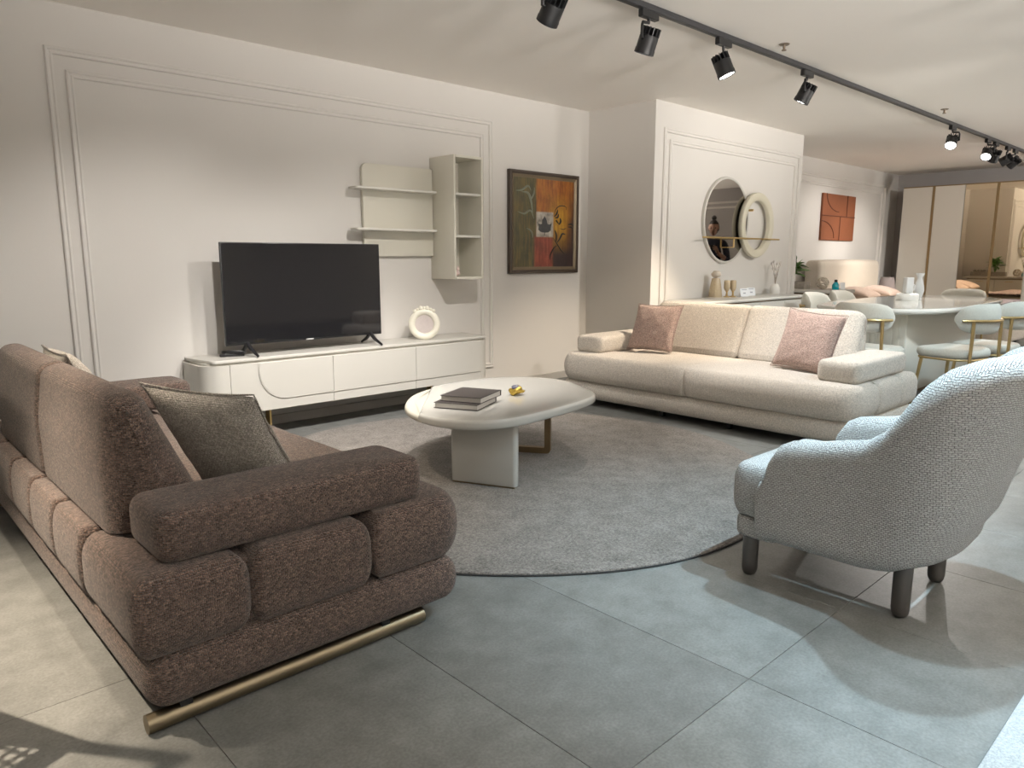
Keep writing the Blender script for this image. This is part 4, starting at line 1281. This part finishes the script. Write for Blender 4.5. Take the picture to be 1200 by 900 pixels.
TT = .7605
t = thing('serving_stand', 'low round white stand on the dining table below the glass jug', 'stand', (7.76, 2.60, TT))
obj('drum', lathe(BM(), [(0, 0), (.098, 0), (.102, .006), (.100, .055), (.088, .065), (0, .068)], None, 32), M_vase, t, angle=45)
def glass_mat():
    m, nt, b = new_mat('frosted_glass')
    b.inputs['Base Color'].default_value = (.93, .93, .92, 1); b.inputs['Roughness'].default_value = .15
    b.inputs['Transmission Weight'].default_value = .35; b.inputs['IOR'].default_value = 1.3
    return m
M_glass = glass_mat()
t = thing('glass_jug', 'small square-necked white glass jug standing on the round stand', 'jug', (7.76, 2.60, TT + .0685), -.7)
obj('body', pad(rect(-.036, .036, -.036, .036, .01), .0, .150, .004, .004, seg=2), M_glass, t)
b = BM(); tube(b, [(.036, 0, .085), (.064, 0, .075), (.064, 0, .035), (.036, 0, .02)], .008, 6); obj('handle', b, M_glass, t)
t = thing('glass_vase', 'tall flared white glass vase beside the round stand on the dining table', 'vase', (7.93, 2.555, TT))
obj('body', lathe(BM(), [(0, 0), (.030, 0), (.026, .01), (.040, .05), (.048, .09), (.042, .14), (.024, .195), (.022, .215), (.042, .26), (.039, .26), (.018, .212), (.020, .195), (.036, .14), (.042, .09), (.034, .05), (0, .03)], None, 28), M_glass, t)

# ------------------------------------------------------------------ ceiling: track, spotlights, sprinklers
M_lens_on = emit('lit_lens', (1.0, 0.98, 0.94), 14)
t = thing('ceiling_track', 'black lighting track running the length of the ceiling', 'track', (0, TRACK_Y, CEIL))
obj('rail', box(-1.2, 13.0, -.018, .018, -.032, 0, .002, 1), M_track, t, smooth=False)
obj('conductor_slot', box(-1.2, 13.0, -.007, .007, -.0335, -.031), M_black, t, smooth=False)
t = thing('second_ceiling_track', 'black lighting track on the ceiling behind the viewer', 'track', (0, TRACK2_Y, CEIL))
obj('rail', box(-1.2, 11.0, -.018, .018, -.032, 0, .002, 1), M_track, t, smooth=False)

def spotlight(x, ty, aim, watts, col, beam, label):
    top = Vector((x, ty, CEIL - .032))
    R = thing('track_spotlight', label, 'spotlight', top, 0, 'spotlights on the ceiling track')
    obj('adapter', box(-.075, .075, -.017, .017, -.042, .0, .003, 1), M_black, R, smooth=False)
    piv = Vector((0, 0, -.150))
    d = (Vector(aim) - (top + piv)).normalized()
    side = Vector((-d.y, d.x, 0))
    side = side.normalized() if side.length > .05 else Vector((1, 0, 0))
    b = BM()
    sp = side * .066
    tube(b, [Vector((0, 0, -.038)), Vector((0, 0, -.062)), Vector((0, 0, -.070)) + sp * .9, sp + Vector((0, 0, -.085)), sp + piv, side * .048 + piv], [.010, .009, .009, .008, .010, .010], 8)
    obj('bracket', b, M_black, R)
    M = along(piv, d) @ Matrix.Scale(1.13, 4)
    obj('head', lathe(BM(), [(0, -.022), (.034, -.022), (.046, -.018), (.048, -.012), (.048, .040), (.050, .046), (.050, .066), (.045, .068), (.043, .060), (0, .060)], M, 28), M_black, R, angle=40)
    hd = R.children[-1] if R.children else None
    f0 = None
    b = BM()
    for k in range(14):
        a = 2 * PI * k / 14
        Mf = M @ Matrix.Rotation(a, 4, 'Z')
        bx(b, .012, .048, -.0022, .0022, -.056, -.017, M=Mf)
    fn = obj('cooling_fins', b, M_black, R, smooth=False); fn['kind'] = 'stuff'
    obj('lens', lathe(BM(), [(0, .0602), (.0425, .0602), (.0425, .063), (0, .064)], M, 24), M_lens_on, R)
    spot_light(top + piv + d * .086, Vector(aim), watts, col, beam)
    return R
names = ['black track spotlight over the left sofa outside the frame', 'black track spotlight above the brown sofa back', 'black track spotlight aimed at the wall left of the television',
         'black spotlight cut off by the top edge, left of the visible track', 'added black track spotlight out of view, lighting the brown sofa seat', 'added black track spotlight out of view, lighting the rug before the bench', 'first black spotlight under the visible track from the left, head hanging straight',
         'second black spotlight from the left with a bright lens edge', 'third black spotlight from the left, turned to the sofa', 'black spotlight with bright round lens, alone right of the far sprinkler',
         'black spotlight with bright lens, leftmost of the far cluster', 'black spotlight second in the far cluster, turned away to the bed', 'black spotlight third in the far cluster', 'black spotlight last in the far cluster at the right edge']
for (x, aim, w, c, bm_), nm in zip(LAMPS, names): spotlight(x, TRACK_Y, aim, w, c, bm_, nm)
for k, (x, aim, w, c, bm_) in enumerate(LAMPS2):
    pos = ['added as fill, behind the brown sofa', 'left above the armchair', 'directly above the armchair', 'added as fill, over the floor before the beige sofa end', 'added as fill, beside the near dining chairs', 'added as fill, aimed at the round mirror wall', 'added as fill, aimed at the wardrobe', 'added as fill, left of the two by the armchair']
    o = spotlight(x, TRACK2_Y, aim, w, c, bm_, 'black spotlight on the track behind the viewer ' + pos[k])
t = thing('added_fill_track', 'added black lighting track for the unseen fill spots by the rear wall', 'track', (0, FILL_TRACK_Y, CEIL))  # track added only to carry the fill spots
obj('rail', box(-1.4, 13.0, -.018, .018, -.032, 0, .002, 1), M_track, t, smooth=False)
for k, (x, aim, w, c, bm_) in enumerate(FILL_LAMPS):
    spotlight(x, FILL_TRACK_Y, aim, w, c, bm_, 'added fill spotlight washing the wall behind the viewer, ' + ['nearest the left wall', 'second from the left wall', 'third from the left wall', 'third from the far wall', 'second from the far wall', 'nearest the far wall'][k])
UPN = ['in the corner by the left wall', 'behind the viewer, nearer the left wall', 'behind the viewer, opposite the television', 'behind the dining table', 'behind the bed end', 'in the corner by the far wall']
for (x, y, w, tgt), nm in zip(FILL_UPLIGHTS, UPN):
    t = thing('fill_uplighter', 'added unseen fill uplighter with a tilted bowl shade ' + nm, 'floor lamp', (x, y, 0), 0, 'added fill uplighters')
    obj('base', lathe(BM(), [(0, 0), (.14, 0), (.14, .012), (.03, .024), (0, .026)], None, 28), M_black, t)
    obj('pole', lathe(BM(), [(0, .02), (.012, .02), (.012, 1.36), (0, 1.36)], None, 12), M_black, t)
    h = (Vector(tgt) - Vector((x, y))).normalized()
    d = Vector((h.x * .74, h.y * .74, .67)).normalized()
    Mh = along(Vector((0, 0, 1.36)), d)
    obj('lamp_shade', lathe(BM(), [(.012, 0), (.06, .01), (.11, .07), (.13, .12), (.127, .12), (.105, .075), (.055, .02), (.012, .01)], Mh, 32, True), M_black, t)
    spot_light(Vector((x, y, 1.36)) + d * .14, Vector((x, y, 1.36)) + d, w * .56, NEUT, 94, 0.7, 0.40)
M_spr = plain('sprinkler_metal', (0.25, 0.2, 0.15), .4, .7)
for (x, y), nm in zip(((4.80, 2.50), (7.93, 2.48)), ('small ceiling sprinkler nearer the viewer beside the track', 'small ceiling sprinkler farther along beside the track')):
    t = thing('sprinkler', nm, 'sprinkler', (x, y, CEIL), 0, 'ceiling sprinklers')
    obj('collar', lathe(BM(), [(0, 0), (.035, 0), (.030, -.006), (0, -.007)], None, 20), M_spr, t)
    obj('nozzle', lathe(BM(), [(0, -.006), (.010, -.006), (.008, -.03), (.016, -.036), (.016, -.040), (0, -.041)], None, 14), M_spr, t)

# ------------------------------------------------------------------ wooden cane chair at the lower left edge
M_wood = plain('chestnut_wood', (0.20, 0.085, 0.035), .4, var=.3, vscale=12, stretch=(1, 1, .15))
M_cane = plain('woven_cane', (0.42, 0.30, 0.17), .7)
t = thing('cane_chair', 'brown wooden chair with cane seat cut off at the lower left edge', 'chair', (-0.115, 2.16, 0), math.radians(25))
for x, y in ((-.22, -.22), (.22, -.22), (-.22, .22), (.22, .22)):
    b = BM(); tube(b, [(x, y, 0), (x, y, .42)], [.014, .019], 12); obj('leg', b, M_wood, t)
obj('seat_frame', ring_frame([(0, 0), (0, .035), (.05, .035), (.05, 0)], -.245, .245, -.245, .245, 'y', 0, 1), M_wood, t, smooth=False, loc=(0, 0, .41), rot=(PI / 2, 0, 0))
b = BM()
for k in range(15):
    u = -.20 + k * .4 / 14
    bx(b, u - .005, u + .005, -.2, .2, .424, .427); bx(b, -.2, .2, u - .005, u + .005, .427, .430)
obj('cane_weave', b, M_cane, t, smooth=False)['kind'] = 'stuff'
for x in (-.22, .22):
    b = BM(); tube(b, [(x, -.22, .42), (x, -.27, .80)], [.018, .015], 10); obj('back_post', b, M_wood, t)
b = BM(); tube(b, [(-.22, -.268, .78), (.22, -.268, .78)], .016, 8); obj('top_rail', b, M_wood, t)

# ------------------------------------------------------------------ the visitor seen in the round mirror
def person():
    M_skin = plain('skin', (0.42, 0.24, 0.17), .5)
    M_shirt = plain('navy_shirt', (0.018, 0.02, 0.035), .85)
    M_hair = plain('dark_hair', (0.02, 0.014, 0.012), .6)
    M_phone = plain('phone_case', (0.02, 0.02, 0.02), .25)
    fx = Vector((6.1 - 10.25, 4.05 - 1.78, 0)).normalized()
    R = thing('person', 'person in dark clothes with tied-up hair holding up a phone, seen in the round mirror', 'person', (10.25, 1.78, 0), math.atan2(fx.y, fx.x) - PI / 2)
    # joints (local: faces +y, left is -x)
    J = {'pel': (0, 0, .93, .135, .10), 'waist': (0, .005, 1.08, .125, .09), 'chest': (0, .01, 1.27, .155, .105), 'neckb': (0, -.005, 1.42, .085, .075), 'neck': (0, .005, 1.50, .052, .052)}
    E = [('pel', 'waist'), ('waist', 'chest'), ('chest', 'neckb'), ('neckb', 'neck')]
    for s, n in ((-1, 'l'), (1, 'r')):
        J.update({'sh' + n: (s * .175, 0, 1.385, .062, .062), 'el' + n: (s * .235, .07, 1.12, .046, .046), 'wr' + n: (s * .09, .30, 1.24, .030, .028),
                  'hip' + n: (s * .095, 0, .88, .10, .10), 'kn' + n: (s * .105, .015, .48, .062, .065), 'an' + n: (s * .11, -.01, .085, .042, .045), 'toe' + n: (s * .125, .14, .04, .042, .035)})
        E += [('neckb', 'sh' + n), ('sh' + n, 'el' + n), ('el' + n, 'wr' + n), ('pel', 'hip' + n), ('hip' + n, 'kn' + n), ('kn' + n, 'an' + n), ('an' + n, 'toe' + n)]
    def skin(name, J, E, root, mat, mat2=None, parent=R, sub=2):
        ks = list(J); me = bpy.data.meshes.new(name)
        me.from_pydata([J[k][:3] for k in ks], [(ks.index(a), ks.index(b)) for a, b in E], [])
        o = bpy.data.objects.new(name, me); COL.objects.link(o)
        sk = o.modifiers.new('skin', 'SKIN'); sk.use_smooth_shade = True
        ss = o.modifiers.new('sub', 'SUBSURF'); ss.levels = ss.render_levels = sub
        for i, k in enumerate(ks):
            d = me.skin_vertices[0].data[i]; d.radius = J[k][3:5]; d.use_root = (k == root)
        dg = bpy.context.evaluated_depsgraph_get()
        m2 = bpy.data.meshes.new_from_object(o.evaluated_get(dg)); m2.name = name
        bpy.data.objects.remove(o); bpy.data.meshes.remove(me)
        m2.materials.clear(); m2.materials.append(mat)
        if mat2: m2.materials.append(mat2[0]);
        if mat2:
            for p in m2.polygons:
                p.material_index = 1 if mat2[1](p.center) else 0
        m2.polygons.foreach_set('use_smooth', [True] * len(m2.polygons))
        o = bpy.data.objects.new(name, m2); COL.objects.link(o); o.parent = parent
        return o
    body = skin('body', J, E, 'pel', M_shirt, (M_skin, lambda c: c.z > 1.46 or (c.y > .17 and c.z > .8)))
    # head: an egg with brow, nose, mouth and chin
    bm = BM(); bmesh.ops.create_uvsphere(bm, u_segments=32, v_segments=24, radius=1)
    for v in bm.verts:
        x, y, z = v.co
        w = .078 * (1 - .22 * max(0, -z)); 
        c = Vector((x * w, y * .098, z * .118))
        f = max(0, y)
        g = lambda px, pz, sx, sz: math.exp(-((x - px) / sx) ** 2 - ((z - pz) / sz) ** 2) * (f ** 2)
        c.y += .026 * g(0, -.12, .13, .22) - .010 * (g(.38, .06, .2, .12) + g(-.38, .06, .2, .12)) + .008 * g(0, -.52, .3, .06) + .012 * g(0, -.85, .35, .2) + .006 * g(0, .2, .8, .08)
        v.co = c
    hd = obj('head', bm, M_skin, R, angle=None, loc=(0, .035, 1.625), rot=(-.12, 0, 0))
    for s in (-1, 1):
        e = BM(); bmesh.ops.create_uvsphere(e, u_segments=12, v_segments=8, radius=.0115)
        obj('eye', e, M_hair, hd, loc=(s * .030, .079, .008))
        e = BM(); lump(e, (0, 0, 0), .026, 4, 2, .1, (.35, .7, 1.1)); obj('ear', e, M_skin, hd, loc=(s * .078, -.01, -.005))
    bm = BM(); bmesh.ops.create_uvsphere(bm, u_segments=28, v_segments=20, radius=1)
    for v in bm.verts:
        x, y, z = v.co
        k = 1.0 if (z > .45 - .2 * min(0, y) * 0 and True) else 1.0
        if y > 0 and z < .52: k = .90
        if z < -.35: k = .86
        v.co = Vector((x * .086 * k, y * .106 * k - .004, z * .127 * k))
    obj('hair', bm, M_hair, hd, angle=None)
    obj('hair_bun', lump(BM(), (0, -.03, .150), .040, 8, 2, .15), M_hair, hd, angle=None)
    # hands around the phone
    for s in (-1, 1):
        w = Vector((s * .09, .30, 1.24))
        Jh = {'w': (*w, .026, .022), 'p': (s * .075, .345, 1.275, .034, .018), 'k': (s * .066, .375, 1.305, .030, .014)}
        Eh = [('w', 'p'), ('p', 'k')]
        for f in range(4):
            bz = 1.285 + f * .018
            L = (.85, 1, .95, .75)[f]
            Jh['a%d' % f] = (s * (.066 + .002 * f), .385, bz, .0095, .0095)
            Jh['b%d' % f] = (s * (.066 - .030 * L), .405, bz + .006, .0085, .0085)
            Jh['c%d' % f] = (s * (.066 - .055 * L), .396, bz + .010, .0075, .0075)
            Eh += [('k', 'a%d' % f), ('a%d' % f, 'b%d' % f), ('b%d' % f, 'c%d' % f)]
        Jh['t'] = (s * .060, .345, 1.305, .011, .011); Jh['t2'] = (s * .040, .352, 1.325, .009, .009)
        Eh += [('p', 't'), ('t', 't2')]
        skin('hand', Jh, Eh, 'w', M_skin, sub=1)
    obj('phone', box(-.074, .074, .372, .380, 1.285, 1.36, .003, 2), M_phone, R)
person()
